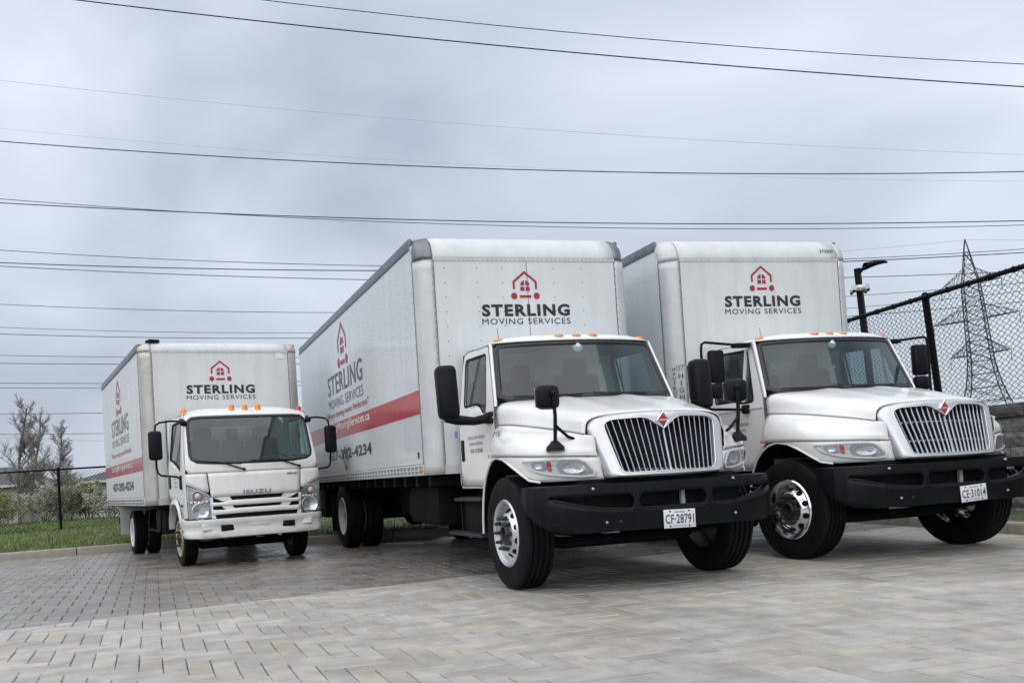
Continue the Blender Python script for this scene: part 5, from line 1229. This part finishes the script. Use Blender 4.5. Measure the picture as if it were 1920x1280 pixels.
def shrub(label, x, y, w, h, seed, leaf, n=7500):
    rng = random.Random(seed); z = lawn_z(x, y); root = thing('shrub', label, 'shrub', (x, y, z-.05), 0, 'shrubs behind the chain-link fence'); st, lf = B(), B(); tips = []
    for k in range(16):
        a = rng.uniform(0, 6.283); rr = rng.random()**.5*w*.5; top = Vector((math.cos(a)*rr, math.sin(a)*rr*.7, h*(.75+.3*rng.random())*(1-.35*(rr/(w*.5))**2)))
        base = Vector((math.cos(a)*rr*.3, math.sin(a)*rr*.3, 0)); mid = base.lerp(top, .5) + Vector((rng.gauss(0, .06), rng.gauss(0, .06), 0)); st.tube([base, mid, top], [.018, .011, .004], 4)
        for j in range(9):
            f = .25 + .75*rng.random(); p = (base.lerp(mid, f*2) if f < .5 else mid.lerp(top, f*2-1)); e = p + Vector((rng.gauss(0, .16), rng.gauss(0, .16), rng.uniform(.02, .26))); st.tube([p, e], [.006, .002], 3, caps=False); tips.append((p, e))
    for k in range(n):
        p, e = rng.choice(tips); c = p.lerp(e, rng.uniform(.2, 1.15)) + Vector((rng.gauss(0, .05), rng.gauss(0, .05), rng.gauss(0, .05))); s_ = rng.uniform(.016, .042)
        u = Vector((rng.gauss(0, 1), rng.gauss(0, 1), rng.gauss(0, 1))).normalized()*s_; v = u.cross(Vector((rng.gauss(0, 1), rng.gauss(0, 1), rng.gauss(0, 1)))).normalized()*s_*.6
        o = len(lf.v); lf.v += [c-u, c+v, c+u, c-v]; lf.f.append((o, o+1, o+2, o+3))
    st.obj('stem', 'twig', root, smooth=0, merge=False); lf.obj('foliage', leaf, root, smooth=0, merge=False)
for i, (x, y, w, h, lf, lab) in enumerate([(-17.6, 36.5, 2.2, 1.4, 'leaf_grey', 'grey-brown shrub at the left edge under the tan house'), (-16.0, 36.0, 2.0, 1.42, 'leaf_olive', 'olive budding shrub between the tan house and the fence post'), (-14.9, 37.0, 1.9, 1.85, 'leaf_blossom', 'pale flecked shrub just left of the fence post'), (-13.8, 36.2, 1.9, 1.75, 'leaf_grey', 'dusky shrub directly behind the fence post'),
        (-12.9, 36.6, 1.8, 1.7, 'leaf_olive', 'olive budding shrub just right of the fence post'), (-11.9, 35.8, 1.8, 1.35, 'leaf_blossom', 'pale flecked shrub in front of the white house'), (-10.8, 36.5, 1.8, 1.3, 'leaf_blossom', 'pale flecked shrub beside the small truck rear'), (-9.4, 37, 2.0, 1.4, 'leaf_olive', 'olive shrub mostly hidden behind the small truck'), (-19.4, 37, 2.2, 1.35, 'leaf_grey', 'grey shrub cut off by the left picture edge')]):
    shrub(lab, x, y, w, h, 40+i, lf)
def house(label, x, y, z, w, d_, h, roof_h, wall, hip, win):
    root = thing('house', label, 'house', (x, y, z), 0, 'houses beyond the fence')
    B().box((0, 0, h/2), (w, d_, h)).obj('wall', wall, root, smooth=0)
    e = .45; b = B(); a = [(-w/2-e, -d_/2-e, h-.05), (w/2+e, -d_/2-e, h-.05), (w/2+e, d_/2+e, h-.05), (-w/2-e, d_/2+e, h-.05)]; rg = [(-w/2+hip, 0, h+roof_h), (w/2-hip, 0, h+roof_h)]
    b.add(a + rg, [(0, 1, 5, 4), (1, 2, 5), (2, 3, 4, 5), (3, 0, 4), (3, 2, 1, 0)]); b.obj('roof', 'shingle', root, smooth=0)
    B().box((0, -d_/2-e-.03, h-.10), (w+2*e, .06, .16)).obj('gutter', 'trim', root)
    for wx in win:
        q = B().box((wx, -d_/2-.03, h*.55), (1.3, .08, 1.2)).obj('window', 'trim', root); B().box((wx-.3, -d_/2-.075, h*.55), (.52, .02, 1.0)).obj('pane', 'house_glass', q); B().box((wx+.3, -d_/2-.075, h*.55), (.52, .02, 1.0)).obj('pane', 'house_glass', q)
    b = B().box((w*.3, -d_/2-.03, 1.05), (.95, .08, 2.1)); b.obj('door', 'trim', root)
house('tan bungalow with dark shingle roof at the left edge', -31.6, 66, -.9, 10.2, 8, 3.2, 1.35, 'siding_tan', 2.5, (-3, 0, 3.4))
house('white house with dark hipped roof beside the small truck', -15.4, 58, -.8, 8.2, 8, 2.9, 1.3, 'siding', 3.2, (-3.2, 0, 2.2))
